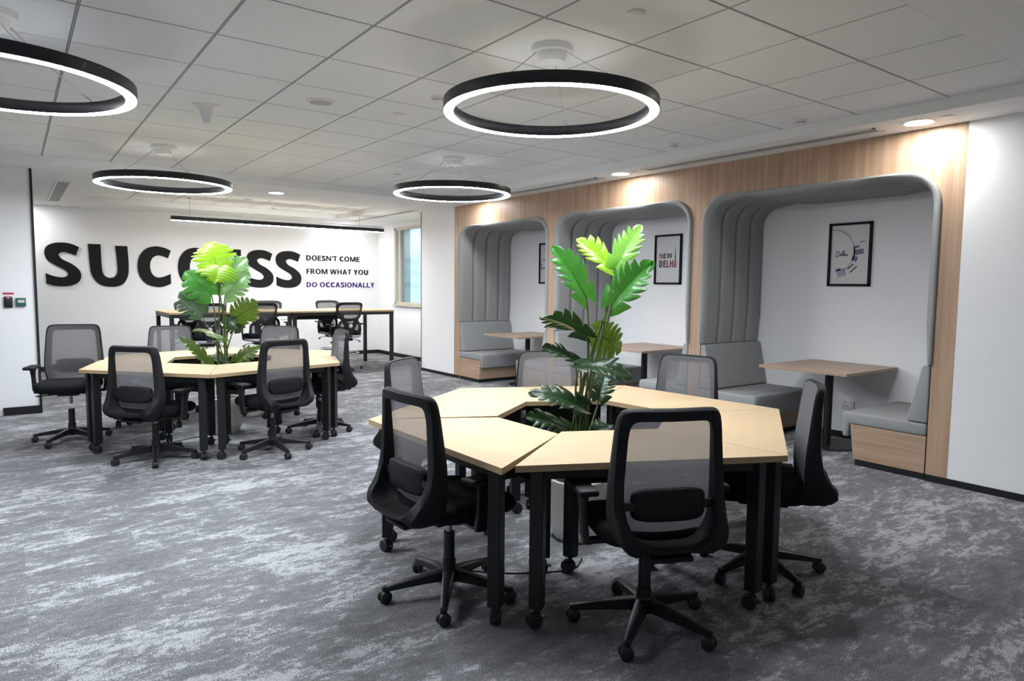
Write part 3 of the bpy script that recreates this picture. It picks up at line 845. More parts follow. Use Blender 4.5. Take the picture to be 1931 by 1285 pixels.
# ------------------------------------------------------------------ task chair
def superell(n, c, s): 
    return math.copysign(abs(c) ** (2 / n), c), math.copysign(abs(s) ** (2 / n), s)
def interp(tab, z):
    if z <= tab[0][0]: return tab[0][1]
    for (a, va), (b_, vb) in zip(tab, tab[1:]):
        if z <= b_:
            u = (z - a) / (b_ - a); u = u * u * (3 - 2 * u) * .35 + u * .65
            return va + (vb - va) * u
    return tab[-1][1]
BY = [(.385, -.15), (.40, -.235), (.425, -.318), (.46, -.345), (.50, -.338), (.56, -.292), (.64, -.264), (.80, -.258), (.985, -.268)]   # back of the shell
FY = [(.385, -.12), (.43, -.185), (.50, -.198), (.60, -.198), (.72, -.204), (.985, -.236)]   # plane of the woven panel
BW = [(.385, .195), (.42, .220), (.48, .235), (.56, .238), (.70, .234), (.985, .214)]
def back_pt(x, z, off=0, tab=None):
    hw = interp(BW, z)
    return Vector((x, interp(tab or FY, z) + .035 * (x / hw) ** 2 + off, z))
def back_loop(zlo, zhi, inset, ntop=9, nbot=3.2, N=64):
    zc, hz = (zlo + zhi) / 2, (zhi - zlo) / 2
    out = []
    for k in range(N):
        a = 2 * PI * k / N
        c, s = math.cos(a), math.sin(a)
        n = ntop if s > 0 else nbot
        ex, ey = superell(n, c, s)
        z = zc + hz * ey
        out.append((ex * (interp(BW, z) - inset), z))
    return out

def caster(parent, mat4, r=.028, name='caster', hood=True):
    g = G()
    for s in (-1, 1):
        g.lathe([(0, -.009), (r - .004, -.009), (r, -.006), (r, .006), (r - .004, .009), (0, .009)], 20, mat4=Matrix.Translation((s * .013, 0, r)) @ Matrix.Rotation(PI / 2, 4, 'Y'))
    g.lathe([(0, -.005), (r * .8, -.005), (r * .8, .005), (0, .005)], 14, mat4=Matrix.Translation((0, 0, r + .004)) @ Matrix.Rotation(PI / 2, 4, 'Y'))
    g.tube([(0, .004, r), (0, .008, r * 2 + .012)], .008, 8)
    me = g.mesh(name, M['tyre'])
    return me

CASTER = caster(None, None)
def star_base(parent, name='base', mat='black_plastic', R=.30, hub=.034, z_hub=.125, h0=.05, tip=.075, w0=.028):
    b_ = None
    g = G()
    g.lathe([(0, .062), (hub, .062), (hub + .004, .075), (hub, z_hub), (hub * .8, z_hub + .012), (0, z_hub + .012)], 28)
    for k in range(5):
        a = 2 * PI * k / 5
        rows = []
        for s in range(7):
            u = s / 6
            r = .015 + (R - .015) * u
            zt = z_hub - (z_hub - tip) * u ** 1.25; hh = h0 * (1 - u) + .022 * u; ww = w0 * (1 - u) + .014 * u
            ring = [(r, -ww, zt - hh), (r, ww, zt - hh), (r, ww, zt - .004), (r, ww * .7, zt), (r, -ww * .7, zt), (r, -ww, zt - .004)]
            rows.append([RZ(a) @ Vector(p) for p in ring])
        vs = g.grid(rows, False, True); g._face(vs[-1])
        g.lathe([(0, .058), (.013, .058), (.015, tip), (0, tip + .003)], 12, c=tuple(RZ(a) @ Vector((R, 0, 0))))
    b_ = obj(name, g, M[mat], parent, 45)
    for k in range(5):
        a = 2 * PI * k / 5
        obj('caster', CASTER, None, b_, loc=tuple(RZ(a) @ Vector((R, 0, 0))), rot=(0, 0, a + PI / 2 + rnd.uniform(-1.2, 1.2)))
    return b_

def make_chair():
    t = thing('task_chair', 'x', 'chair')
    star_base(t)
    g = G(); g.lathe([(.027, .10), (.026, .30), (.0, .30)], 20); g.lathe([(.033, .10), (.031, .17), (.0, .17)], 20); obj('gas_lift', g, M['black_plastic'], t)
    g = G(); g.lathe([(.014, .28), (.014, .385)], 16); obj('piston', g, M['steel'], t)
    g = G(); g.box((0, .0, .385), (.17, .24, .045), .012, 2); g.box((0, -.16, .388), (.10, .16, .028), .01, 2); mech = obj('tilt_mechanism', g, M['black_plastic'], t)
    for s in (-1, 1):
        g = G(); g.tube([(s * .08, .06, .38), (s * .13, .06, .372), (s * .20, .055, .366)], .005, 8); g.box((s * .225, .055, .364), (.06, .028, .010), .004, 2); obj('lever', g, M['black_plastic'], mech)
    # seat
    g = G()
    rows = []
    N = 48
    for (k, z, ins) in ((0, .405, .05), (1, .412, .02), (2, .43, .004), (3, .455, 0), (4, .475, .006), (5, .488, .025), (6, .494, .06), (7, .494, .12)):
        row = []
        for i in range(N):
            a = 2 * PI * i / N
            ex, ey = superell(4.2, math.cos(a), math.sin(a))
            x = ex * (.245 - ins); y = .03 + ey * (.235 - ins)
            dz = -.018 * max(0, (y - .12) / .15) ** 2 + (.006 * (x / .24) ** 2)
            row.append((x, y, z + dz))
        rows.append(row)
    vs = g.grid(rows, False, True); g._face(vs[0][::-1]); g._face(vs[-1])
    obj('seat', g, M['black_fabric'], t, 60)
    # back frame
    out_ = back_loop(.388, .985, 0, 11, 3.8); inn = back_loop(.452, .938, .046, 12, 3.6)
    g = G()
    th = 0
    sh = lambda x, z, k: (x * k, .68 + (z - .68) * k)
    rows = [[back_pt(x, z, -.002) for x, z in inn], [back_pt(*sh(x, z, .985), 0, [(p, q * .4 + interp(FY, p) * .6) for p, q in BY]) for x, z in inn], [back_pt(*sh(x, z, .99), .004, BY) for x, z in inn], [back_pt(*sh(x, z, 1.02), 0, BY) for x, z in inn],
            [back_pt(*sh(x, z, .965), -.001, BY) for x, z in out_], [back_pt(*sh(x, z, .985), .008, BY) for x, z in out_], [back_pt(x, z, .022, BY) for x, z in out_],
            [back_pt(x, z, -.010) for x, z in out_], [back_pt(*sh(x, z, .988), 0) for x, z in out_]]
    g.grid(rows, True, True)
    g.box((0, -.21, .402), (.17, .16, .024), .008, 2)
    obj('back_frame', g, M['frame_plastic'], t, 50)
    # woven panel stretched over the front of the frame
    g = G()
    rows = []
    edge = back_loop(.41, .975, .012, 10, 3.6)
    for k in range(9):
        s = 1 - k / 8.0
        rows.append([back_pt(x * s, .70 + (z - .70) * s, th + .004) for x, z in edge])
    g.grid(rows, False, True)
    obj('mesh_panel', g, M['mesh'], t, 80)
    # lumbar pad behind the mesh with side clips
    g = G()
    rows = []
    prof = [(-.006, .84), (-.014, .96), (-.034, 1.0), (-.046, .96), (-.052, .84), (-.054, .3)]
    lp = []
    for i in range(40):
        a = 2 * PI * i / 40; ex, ey = superell(4.5, math.cos(a), math.sin(a)); lp.append((ex, ey))
    for off, s in prof:
        rows.append([back_pt(ex * .155 * s, .602 + ey * .066 * s, off) for ex, ey in lp])
    vs = g.grid(rows, False, True); g._face(vs[0][::-1]); g._face(vs[-1])
    pad = obj('lumbar_pad', g, M['frame_plastic'], t, 60)
    for s in (-1, 1):
        g = G(); rws = []
        for x in (.14, .17, .21):
            p = back_pt(s * x, .600); rws.append([p + Vector((0, -.050, -.016)), p + Vector((0, -.050, .016)), p + Vector((0, -.030, .016)), p + Vector((0, -.030, -.016))])
        vs = g.grid(rws, False, True); g._face(vs[0][::-1]); g._face(vs[-1]); obj('clip', g, M['black_plastic'], pad, 30)
    # arms
    for s in (-1, 1):
        g = G()
        g.box((s * .215, -.01, .392), (.13, .05, .02), .006, 2)
        rows = []
        for (x, y, z, wx, wy) in ((.262, -.01, .385, .014, .034), (.275, -.015, .42, .014, .036), (.283, -.02, .52, .013, .030), (.283, -.012, .585, .016, .042), (.283, 0, .605, .022, .07)):
            rows.append([(s * x + ex * wx, y + ey * wy, z) for ex, ey in [superell(5, math.cos(2 * PI * i / 20), math.sin(2 * PI * i / 20)) for i in range(20)]])
        vs = g.grid(rows, False, True); g._face(vs[0][::-1]); g._face(vs[-1])
        arm = obj('armrest', g, M['black_plastic'], t, 45)
        g = G(); g.box((s * .283, .015, .618), (.085, .25, .026), .011, 3); obj('arm_pad', g, M['frame_plastic'], arm, 60)
    return t

# (x, y, facing deg, base star deg, lift, label)
CH = [(1.60, 2.65, 3, 18.4, 0, 'black mesh task chair seen from behind at the front desk ring, one desk before the nearest ring seam gap'),
      (2.128, 1.918, 64, -6, 0, 'black mesh task chair closest to the camera, its back covering the front desk'),
      (3.035, 1.96, 127, 33, .0, 'black mesh task chair seen edge-on at the end of the front desk ring, by the nearest booth'),
      (3.66, 3.08, -167, 10, -.02, 'grey looking mesh task chair facing the camera in front of the nearest booth bench'),
      (3.06, 3.71, -126, 30, -.02, 'grey looking mesh task chair facing the camera behind the near plant'),
      (2.13, 3.73, -54, 50, -.015, 'grey looking mesh task chair behind the first, at the far corner of the front desk ring'),
      (.394, 7.246, -105, 14, .065, 'black mesh task chair standing free beside the short white wall'),
      (.90, 6.105, 43, -28.5, -.03, 'black mesh task chair seen from behind at the far desk ring, next to the free chair'),
      (1.75, 5.815, 104, -12, 0, 'black mesh task chair seen from behind at the far desk ring, before the plant'),
      (2.40, 6.43, 173, 27, .01, 'black mesh task chair seen edge-on at the end of the far desk ring'),
      (2.29, 7.57, -132, 20, -.02, 'grey looking mesh task chair facing the camera at the far desk ring, under the high stools'),
      (1.33, 8.10, -110, 5, -.02, 'grey looking mesh task chair facing the camera behind the far plant')]
labels = ['black mesh task chair seen from behind, facing right across the front desk ring',
          'black mesh task chair closest to the camera, back turned, covering the front desk',
          'black mesh task chair seen edge-on beside the nearest booth',
          'mesh task chair with its grey front turned to us, before the nearest booth bench',
          'mesh task chair with its grey front turned to us, behind the near plant',
          'mesh task chair just behind the one facing right at the front desk ring',
          'mesh task chair standing free beside the short white wall, armrest out',
          'black mesh task chair with tilted back, at the far desk ring beside the free chair',
          'black mesh task chair with back turned, in front of the far plant',
          'black mesh task chair seen edge-on at the far desk ring',
          'grey fronted mesh task chair facing us, right of the far plant',
          'grey fronted mesh task chair facing us, left of the far plant']
proto = make_chair()
for i, (x, y, fa, ba, dz, _) in enumerate(CH):
    c = proto if i == 0 else copy_tree(proto)
    c.location = (x, y, 0); c.rotation_euler = (0, 0, math.radians(fa - 90))
    tag(c, labels[i], 'chair', 'mesh task chairs around the desk rings')
    CH[i] = CH[i] + (c,)
for (x, y, fa, ba, dz, _, c) in CH:
    for ch in c.children:
        nm = ch.name.split('.')[0]
        if nm == 'base': ch.rotation_euler = (0, 0, math.radians(ba - (fa - 90)))
        elif nm == 'gas_lift': pass
        else: ch.location.z += dz

# ------------------------------------------------------------------ hexagon desks
RO, RI, TH = 1.22, .515, .028
TOPZ = .715
_desk = {}
def make_desk():
    """local frame: outer edge along x at y = 0 (facing -y), inner edge at y = depth"""
    t = thing('trapezoid_desk', 'x', 'desk')
    dep = (RO - RI) * math.cos(PI / 6)
    gp = .002
    poly = [(-RO / 2 + gp, 0), (RO / 2 - gp, 0), (RI / 2 - gp, dep), (-RI / 2 + gp, dep)]
    g = G()
    z0, z1 = TOPZ - TH, TOPZ
    vs0 = [g.bm.verts.new((x, y, z0)) for x, y in poly]; vs1 = [g.bm.verts.new((x, y, z1)) for x, y in poly]
    g._face(vs1); g._face(vs0[::-1]); g.mi = 1
    for i in range(4): g._face([vs0[i], vs0[(i + 1) % 4], vs1[(i + 1) % 4], vs1[i]])
    obj('tabletop', g, [M['birch'], M['birch_edge']], t, 0)
    ins = .052
    def inset(x, y): return x, y
    legs = [(-RO / 2 + .112, .055), (RO / 2 - .112, .055), (RI / 2 - .045, dep - .05), (-RI / 2 + .045, dep - .05)]
    # frame rails
    g = G()
    for a, b_ in ((0, 1), (1, 2), (2, 3), (3, 0)):
        p, q = Vector(legs[a]), Vector(legs[b_]); d_ = q - p; ang = math.atan2(d_.y, d_.x); m_ = (p + q) / 2
        g.box((m_.x, m_.y, z0 - .023), (d_.length, .028, .045), rot=Matrix.Rotation(ang, 3, 'Z'))
    obj('frame_rails', g, M['black_metal'], t, 0)
    # hanging cable tray near the inner edge
    g = G(); g.box((0, dep - .07, z0 - .11), (RI - .10, .012, .17)); g.box((0, dep - .115, z0 - .19), (RI - .10, .1, .01)); obj('cable_tray', g, M['black_metal'], t, 0)
    for k, (x, y) in enumerate(legs):
        ang = math.atan2(dep / 2 - y, 0 - x)
        g = G(); g.box((0, 0, (z0 + .085) / 2), (.058, .058, z0 - .085), .004, 1)
        l_ = obj('leg', g if 'leg' not in _desk else _desk['leg'], M['black_metal'], t, 0, (x, y, 0), (0, 0, PI / 6 * (1 if x * (1 if k < 2 else -1) > 0 else -1)))
        if 'leg' not in _desk: _desk['leg'] = l_.data
        obj('caster', CASTER_D, None, l_, loc=(0, 0, 0), rot=(0, 0, rnd.uniform(0, 6.28)))
    return t
def desk_caster():
    g = G()
    r = .033
    for s in (-1, 1):
        g.lathe([(0, -.010), (r - .004, -.010), (r, -.006), (r, .006), (r - .004, .010), (0, .010)], 24, mat4=Matrix.Translation((s * .014, .012, r)) @ Matrix.Rotation(PI / 2, 4, 'Y'))
    g.box((0, .008, r + .012), (.012, .05, .045), .005, 2)
    g.tube([(0, 0, r + .02), (0, 0, .09)], .009, 10)
    g.box((0, -.024, r + .004), (.022, .03, .008), .003, 1)
    return g.mesh('caster', M['tyre'])
CASTER_D = desk_caster()
proto_d = make_desk()
first = [True]
def place_desk(mx, my, ang, label, group):
    """mx,my: middle of the outer edge; ang: direction of the inward normal"""
    t = proto_d if first[0] else copy_tree(proto_d)
    first[0] = False
    t.location = (mx, my, 0); t.rotation_euler = (0, 0, ang - PI / 2)
    return tag(t, label, 'desk', group)
def hexring(cx, cy, v0, labs, group, tweak={}):
    for k in range(6):
        a = math.radians(v0 + 60 * k + 30)
        n = Vector((math.cos(a), math.sin(a)))
        p = Vector((cx, cy)) + n * RO * math.cos(PI / 6)
        da = 0
        if k in tweak:
            p = p + Vector(tweak[k][0]); da = math.radians(tweak[k][1])
        place_desk(p.x, p.y, a + PI + da, labs[k], group)
HN = (2.63, 2.852)
# k=0: between V(34) and V(94) ...
hexring(HN[0], HN[1], 34, ['birch desk of the front ring at its back, between plant and middle booth',
                           'birch desk of the front ring at its back corner, before the chair behind the first',
                           'birch desk of the front ring with the chair facing right, turned slightly out of line',
                           'birch desk of the front ring nearest the camera, behind the closest chair',
                           'birch desk of the front ring at the end beside the edge-on chair',
                           'birch desk of the front ring along the side of the nearest booth bench'], 'birch desks of the front ring',
        {2: ((-.032, .0), -3.0)})
HF = (1.61, 6.90)
hexring(HF[0], HF[1], -107.4, ['birch desk of the far ring in front of the plant, with the back-turned chair',
                               'birch desk of the far ring at the end of the edge-on chair',
                               'birch desk of the far ring at its back, toward the stools with chrome feet',
                               'birch desk of the far ring at its back, behind the plant',
                               'birch desk of the far ring beside the free standing chair',
                               'birch desk of the far ring with the tilted back chair before it'], 'birch desks of the far ring')

# thin cable on the carpet under the front ring
g = G(); pts = smooth_loop([(1.72, 2.93), (1.86, 2.75), (2.02, 2.62), (2.25, 2.52), (2.4, 2.60)], {0, 4}, 8)[:32]
g.tube([(x, y, .004) for x, y in pts], .004, 6)
tag(obj('power_cable', g, M['black_plastic'], None), 'thin black power cable lying under the front desk ring', 'cable')
g = G(); pts = smooth_loop([(.60, 6.50), (.80, 6.52), (1.0, 6.60), (1.2, 6.72), (1.4, 6.8)], {0, 4}, 8)[:32]
g.tube([(x, y, .004) for x, y in pts], .004, 6)
tag(obj('power_cable', g, M['black_plastic'], None), 'thin black power cable lying under the far desk ring', 'cable')

# ------------------------------------------------------------------ plants
def leaf_mesh(L, W, fold, seed, lobes=5, deep=.36, sweep=.26, point=.62):
    """heart shaped split leaf: y along the midrib, x across, z up; forward swept lobes parted by slits"""
    rr = random.Random(seed)
    g = G()
    PR_ = [(0, .34), (.06, .64), (.15, .88), (.28, 1.0), (.42, .98), (.58, .86), (.74, .64), (.88, .36), (.96, .15), (1, .0)]
    ph0 = rr.uniform(0, 6)
    def pt(u, v, side, lift=0):
        w = interp(PR_, min(1, max(0, u))) * W / 2
        y = L * (u + sweep * v ** 1.5 * (1 - u) ** .8) - L * (.20 + sweep) * v ** 1.2 * max(0, 1 - u / .34) ** 1.5
        x = side * v * w
        z = fold * abs(x) - .30 * L * (u - .25) ** 2 - .40 * w * v ** 2.6 + .014 * math.sin(5 * u + ph0 + side) * v + lift
        return (x, y, z)
    for side in (-1, 1):
        nl = lobes + rr.choice((-1, 0, 0))
        cuts = [0.0] + [.18 + .60 * k / (nl - 1) for k in range(nl)] + [1.0]
        nu = 6
        for k in range(len(cuts) - 1):
            u0, u1 = cuts[k], cuts[k + 1]
            rows = []
            lift = rr.uniform(-.016, .012)
            depth0 = rr.uniform(deep, deep + .2)          # where the slit before this lobe begins
            ga = rr.uniform(.04, .12) if k > 0 else 0.0
            gb = rr.uniform(.04, .12) if k < len(cuts) - 2 else 0.0
            for i in range(nu + 1):
                t = i / nu
                row = []
                for j in range(11):
                    v = j / 10
                    q = max(0, (v - depth0) / (1 - depth0))
                    # the side towards the stem curves up to a pointed end, the other stays straight
                    a_ = ga * q ** .5 + (point * q ** 3.2 if k > 0 else 0); b2_ = gb * q ** .5 + ((.10 + .25 * (.62 - point)) * q ** 4 if k < len(cuts) - 2 else 0)
                    uu = u0 + (u1 - u0) * (a_ + t * (1 - a_ - b2_))
                    vv = v * (1 - .05 * q * (1 - t))
                    row.append(pt(uu, vv, side, lift * q + .006 * math.sin(PI * t) * v))
                rows.append(row)
            g.grid(rows)
    # midrib
    g.tube([(0, L * u, -.30 * L * (u - .25) ** 2 - .0005) for u in [k / 10 for k in range(11)]], [.0038 * (1 - .8 * k / 10) for k in range(11)], 6)
    return g
def plant(cx, cy, pot_h, pot_r, leaves, label, name, trans):
    t = thing('potted_monstera', label, 'potted plant', (cx, cy, 0))
    o0 = Vector((cx, cy, 0))
    # ribbed pot
    prof = [(0, .0), (pot_r * .80, .0), (pot_r * .88, .02), (pot_r * .97, .07)]
    n = 26
    for k in range(n):
        z = .075 + (pot_h - .085) * k / n
        dz = (pot_h - .085) / n
        prof += [(pot_r, z), (pot_r, z + dz * .62), (pot_r - .003, z + dz * .70), (pot_r - .003, z + dz * .94)]
    prof += [(pot_r, pot_h - .006), (pot_r - .004, pot_h), (pot_r - .014, pot_h), (pot_r - .016, pot_h - .05), (0, pot_h - .05)]
    g = G(); g.lathe(prof, 56); obj('pot', g, M['pot'], t, 30)
    g = G(); g.lathe([(0, pot_h - .035), (pot_r * .5, pot_h - .037), (pot_r - .0165, pot_h - .042)], 32); obj('soil', g, M['soil'], t)
    toC = (Vector((0, 0, 1.447)) - Vector((cx, cy, 1.2))).normalized()
    for k, (b_, tip, w, st, nb, fold) in enumerate(leaves):
        B, T_ = Vector(b_) - o0, Vector(tip) - o0
        ax = (T_ - B); L = ax.length; ax.normalize()
        nrm = toC * nb[0] + Vector((0, 0, nb[1]))
        nrm = (nrm - ax * nrm.dot(ax)).normalized()
        xx = ax.cross(nrm)
        R_ = Matrix((xx, ax, nrm)).transposed().to_4x4()
        g = leaf_mesh(L, w * 1.12, fold, k * 7 + 3, *((5, .30, .30) if name == 'near' else (5, .44, .16, .34)))
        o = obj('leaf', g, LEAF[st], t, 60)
        o.matrix_local = Matrix.Translation(B) @ R_
        # stem
        a = k * 2.4
        S0 = Vector((.045 * math.cos(a), .045 * math.sin(a), pot_h - .05))
        if B.z > pot_h + .12:
            h_ = B.z - S0.z
            c1 = S0 + Vector((S0.x * .3, S0.y * .3, h_ * .55)); c2 = B - Vector((ax.x * .1, ax.y * .1, 0)) * L * 2 - Vector((0, 0, h_ * .22))
        else:
            c1 = S0 + Vector((0, 0, .06)); c2 = B - ax * .06
        pts = []
        for s in range(15):
            u = s / 14
            pts.append(S0 * (1 - u) ** 3 + c1 * 3 * u * (1 - u) ** 2 + c2 * 3 * u * u * (1 - u) + B * u ** 3)
        g = G(); g.tube(pts, [.0085 - .0035 * s / 14 for s in range(15)], 8); obj('stem', g, M['stem'], t, 60)
    return t
NEAR = [
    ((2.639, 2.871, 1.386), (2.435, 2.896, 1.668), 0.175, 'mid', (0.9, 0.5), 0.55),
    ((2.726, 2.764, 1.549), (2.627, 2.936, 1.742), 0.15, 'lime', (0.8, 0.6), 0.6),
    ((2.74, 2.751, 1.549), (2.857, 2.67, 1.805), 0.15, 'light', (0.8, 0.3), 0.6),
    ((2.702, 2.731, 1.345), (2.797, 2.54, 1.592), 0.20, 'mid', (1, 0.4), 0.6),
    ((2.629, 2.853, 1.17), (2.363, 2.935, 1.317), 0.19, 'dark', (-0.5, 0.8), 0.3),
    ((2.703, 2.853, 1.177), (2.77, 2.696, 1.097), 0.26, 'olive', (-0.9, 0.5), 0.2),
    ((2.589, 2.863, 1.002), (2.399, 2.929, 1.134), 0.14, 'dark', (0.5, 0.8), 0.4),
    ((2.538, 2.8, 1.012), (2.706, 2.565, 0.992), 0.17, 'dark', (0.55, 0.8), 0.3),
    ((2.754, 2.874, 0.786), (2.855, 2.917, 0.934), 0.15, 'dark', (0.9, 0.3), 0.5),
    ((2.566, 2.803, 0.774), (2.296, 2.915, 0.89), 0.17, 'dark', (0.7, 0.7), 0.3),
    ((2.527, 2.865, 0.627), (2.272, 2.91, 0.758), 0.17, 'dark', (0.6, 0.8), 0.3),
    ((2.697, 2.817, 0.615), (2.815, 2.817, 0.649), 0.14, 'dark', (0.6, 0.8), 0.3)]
FAR = [
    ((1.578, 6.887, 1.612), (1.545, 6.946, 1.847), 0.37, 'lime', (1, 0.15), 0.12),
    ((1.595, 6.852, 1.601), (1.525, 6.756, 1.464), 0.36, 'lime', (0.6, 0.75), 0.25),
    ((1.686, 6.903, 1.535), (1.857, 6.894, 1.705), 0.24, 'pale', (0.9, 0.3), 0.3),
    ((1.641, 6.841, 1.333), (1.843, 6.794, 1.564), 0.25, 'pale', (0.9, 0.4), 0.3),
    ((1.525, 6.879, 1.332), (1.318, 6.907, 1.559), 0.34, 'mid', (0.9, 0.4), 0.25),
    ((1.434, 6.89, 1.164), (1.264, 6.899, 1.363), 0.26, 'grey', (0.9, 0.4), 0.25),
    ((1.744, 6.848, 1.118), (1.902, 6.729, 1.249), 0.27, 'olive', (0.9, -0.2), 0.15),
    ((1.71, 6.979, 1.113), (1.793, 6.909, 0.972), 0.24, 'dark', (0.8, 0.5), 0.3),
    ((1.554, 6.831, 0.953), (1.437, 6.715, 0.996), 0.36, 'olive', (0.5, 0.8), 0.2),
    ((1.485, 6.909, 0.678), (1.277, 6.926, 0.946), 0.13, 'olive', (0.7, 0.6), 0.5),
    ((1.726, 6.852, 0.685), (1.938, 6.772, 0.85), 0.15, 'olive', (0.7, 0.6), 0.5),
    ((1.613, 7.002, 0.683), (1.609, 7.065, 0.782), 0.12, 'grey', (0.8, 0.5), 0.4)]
plant(2.59, 2.87, .345, .158, NEAR, 'tall monstera in a ribbed pale pot inside the front desk ring', 'near', None)
plant(1.615, 6.88, .345, .158, FAR, 'tall bright monstera in a pale pot inside the far desk ring', 'far', None)

# ------------------------------------------------------------------ high tables and stools
def high_table(x0, x1, label):
    y0, y1, z1 = 10.70, 11.87, 1.005
    t = thing('high_table', label, 'table', ((x0 + x1) / 2, (y0 + y1) / 2, 0), 0, 'high meeting tables')
    w, d_ = x1 - x0, y1 - y0
    g = G(); g.box((0, 0, z1 - .0125), (w - .002, d_, .025)); obj('tabletop', g, M['birch'], t, 0)
    g = G()
    for s in (-1, 1):
        g.box((0, s * (d_ / 2 - .035), z1 - .05), (w - .01, .05, .05)); g.box((s * (w / 2 - .035), 0, z1 - .05), (.05, d_ - .1, .05))
    obj('frame_rails', g, M['black_metal'], t, 0)
    for sx in (-1, 1):
        for sy in (-1, 1):
            g = G(); g.box((sx * (w / 2 - .035), sy * (d_ / 2 - .035), (z1 - .025) / 2), (.055, .055, z1 - .025), .002, 1); obj('leg', g, M['black_metal'], t, 0)
    return t
high_table(1.80, 3.565, 'high birch table half behind the far plant')
ht = high_table(3.575, 5.335, 'high birch table at the window end')
g = G(); g.box((-.28, .0, .885), (.92, .14, .085), .004, 1); g.tube([(-.74, 0, .86), (-.85, 0, .845), (-.9, 0, .86)], .004, 6); obj('cable_tray', g, M['black_metal'], ht, 30)

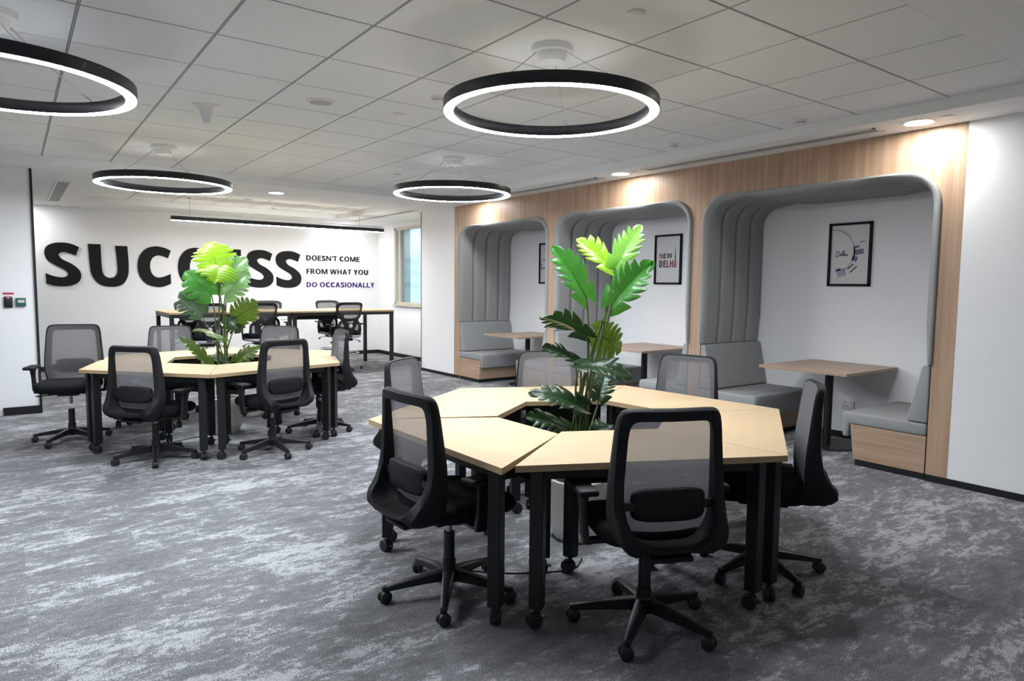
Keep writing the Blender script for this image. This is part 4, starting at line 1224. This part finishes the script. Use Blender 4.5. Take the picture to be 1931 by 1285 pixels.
def make_stool():
    t = thing('drafting_stool', 'x', 'stool')
    star_base(t, 'base', 'chrome', .27, .026, .115, .03, .075, .02)
    g = G(); g.lathe([(.026, .11), (.026, .40), (.019, .405), (.019, .5), (.0, .5)], 20); obj('column', g, M['chrome'], t)
    g = G(); g.tube([(.225 * math.cos(2 * PI * k / 40), .225 * math.sin(2 * PI * k / 40), .285) for k in range(40)], .011, 10, True)
    for k in range(3):
        a = 2 * PI * k / 3 + .5; g.tube([(.02 * math.cos(a), .02 * math.sin(a), .285), (.22 * math.cos(a), .22 * math.sin(a), .285)], .008, 8)
    g.lathe([(.034, .26), (.034, .31), (.0, .31)], 20)
    obj('foot_ring', g, M['chrome'], t)
    g = G(); g.box((0, 0, .515), (.20, .22, .05), .014, 2); mech = obj('mechanism', g, M['black_plastic'], t)
    for s in (-1, 1):
        g = G(); g.tube([(s * .08, -.02, .51), (s * .19, -.02, .505), (s * .23, -.03, .485)], .005, 8); g.box((s * .245, -.03, .475), (.05, .022, .02), .006, 2, rot=Matrix.Rotation(s * .6, 3, 'Y')); obj('lever', g, M['black_plastic'], mech)
    # shell and cushion
    def cushion(z0, z1, hw, hd, ins):
        g = G(); rows = []
        for f, i_ in ((0, ins), (.25, .008), (.6, 0), (.85, .012), (1, .05), (1, .12)):
            rows.append([(ex * (hw - i_), .02 + ey * (hd - i_), z0 + (z1 - z0) * f - .02 * max(0, ey) ** 3 * f) for ex, ey in [superell(3.6, math.cos(2 * PI * k / 40), math.sin(2 * PI * k / 40)) for k in range(40)]])
        vs = g.grid(rows, False, True); g._face(vs[0][::-1]); g._face(vs[-1]); return g
    obj('seat_shell', cushion(.540, .60, .235, .225, .07), M['stool_shell'], t, 60)
    obj('seat', cushion(.585, .665, .24, .23, .03), M['black_fabric'], t, 60)
    # backrest: flared frame narrower at its waist
    W_ = [(.60, .17), (.66, .195), (.74, .19), (.84, .185), (.95, .215), (1.10, .235), (1.145, .225)]
    Y_ = [(.60, -.195), (.70, -.225), (.85, -.225), (1.0, -.235), (1.145, -.27)]
    bp_ = lambda x, z, off=0: Vector((x, interp(Y_, z) + .06 * (x / .235) ** 2 + off, z))
    def loop(z0, z1, ins, nt_, nb_):
        out = []
        for k in range(64):
            ex, ey = superell(nt_ if math.sin(2 * PI * k / 64) > 0 else nb_, math.cos(2 * PI * k / 64), math.sin(2 * PI * k / 64))
            z = (z0 + z1) / 2 + (z1 - z0) / 2 * ey; out.append((ex * (interp(W_, z) - ins), z))
        return out
    A_, B_ = loop(.83, 1.145, 0, 6, 3.5), loop(.875, 1.10, .032, 5, 2.6)
    g = G(); g.grid([[bp_(x, z, .016) for x, z in B_], [bp_(x, z, -.006) for x, z in B_], [bp_(x, z, -.006) for x, z in A_], [bp_(x, z, .016) for x, z in A_]], True, True)
    A2, B2 = loop(.60, .86, 0, 3.5, 4), loop(.64, .83, .030, 3, 3)
    g.grid([[bp_(x, z, .016) for x, z in B2], [bp_(x, z, -.006) for x, z in B2], [bp_(x, z, -.006) for x, z in A2], [bp_(x, z, .016) for x, z in A2]], True, True)
    # crossed spine plate that carries the knob
    pl = [(-.055, .60), (.055, .60), (.075, .70), (.13, .80), (.155, .86), (.10, .86), (.045, .80), (-.045, .80), (-.10, .86), (-.155, .86), (-.13, .80), (-.075, .70)]
    rows = [[bp_(x, z, o_) for x, z in pl] for o_ in (-.004, -.022)]
    vs = g.grid(rows, False, True); g._face(vs[0]); g._face(vs[1][::-1])
    g.box((0, -.13, .575), (.09, .17, .02), .006, 2)
    fr = obj('back_frame', g, M['black_plastic'], t, 45)
    g = G()
    for z0, z1, ins, zc in ((.84, 1.135, .012, 1.0), (.61, .85, .012, .73)):
        ed = loop(z0, z1, ins, 5, 3.2)
        g.grid([[bp_(x * s, zc + (z - zc) * s, .020) for x, z in ed] for s in (1, .8, .6, .4, .2, .0001)], False, True)
    obj('mesh_panel', g, M['mesh_dark'], t, 80)
    g = G(); g.lathe([(0, 0), (.032, 0), (.034, .006), (.026, .012), (.026, .006), (.018, .006), (.016, .018), (0, .02)], 28, mat4=Matrix.Translation((0, interp(Y_, .755) - .02, .755)) @ Matrix.Rotation(PI / 2, 4, 'X')); obj('tension_knob', g, M['white_plastic'], fr)
    for s in (-1, 1):
        g = G(); g.tube([(s * .20, -.03, .56), (s * .255, -.04, .58), (s * .265, -.04, .68), (s * .262, -.03, .76)], .014, 10)
        arm = obj('armrest', g, M['black_plastic'], t, 50)
        g = G(); g.box((s * .262, -.0, .772), (.07, .22, .026), .010, 3); obj('arm_pad', g, M['black_plastic'], arm, 60)
    return t
ST = [(2.32, 10.86, 90, 10, 'black high stool with its back to us, half behind the leaves of the far plant'),
      (3.10, 10.86, 86, 25, 'black high stool with its back to us, between the far plant and the table middle'),
      (4.50, 10.86, 90, -15, 'black high stool with its back to us, at the window end of the high table'),
      (2.31, 11.75, -90, 40, 'high stool on the wall side, its grey back top above the plant'),
      (3.56, 11.75, -90, 5, 'high stool on the wall side, its grey back top just over the second black stool'),
      (4.64, 11.75, -84, 30, 'high stool on the wall side with its whole grey back top above the table')]
ps = make_stool()
for i, (x, y, fa, ba, lb) in enumerate(ST):
    c = ps if i == 0 else copy_tree(ps)
    c.location = (x, y, 0); c.rotation_euler = (0, 0, math.radians(fa - 90))
    tag(c, lb, 'stool', 'high stools at the high tables')
    ST[i] = ST[i] + (c,)
for st in ST:
    for ch in st[5].children:
        if ch.name.split('.')[0] == 'base': ch.rotation_euler = (0, 0, math.radians(st[3]))
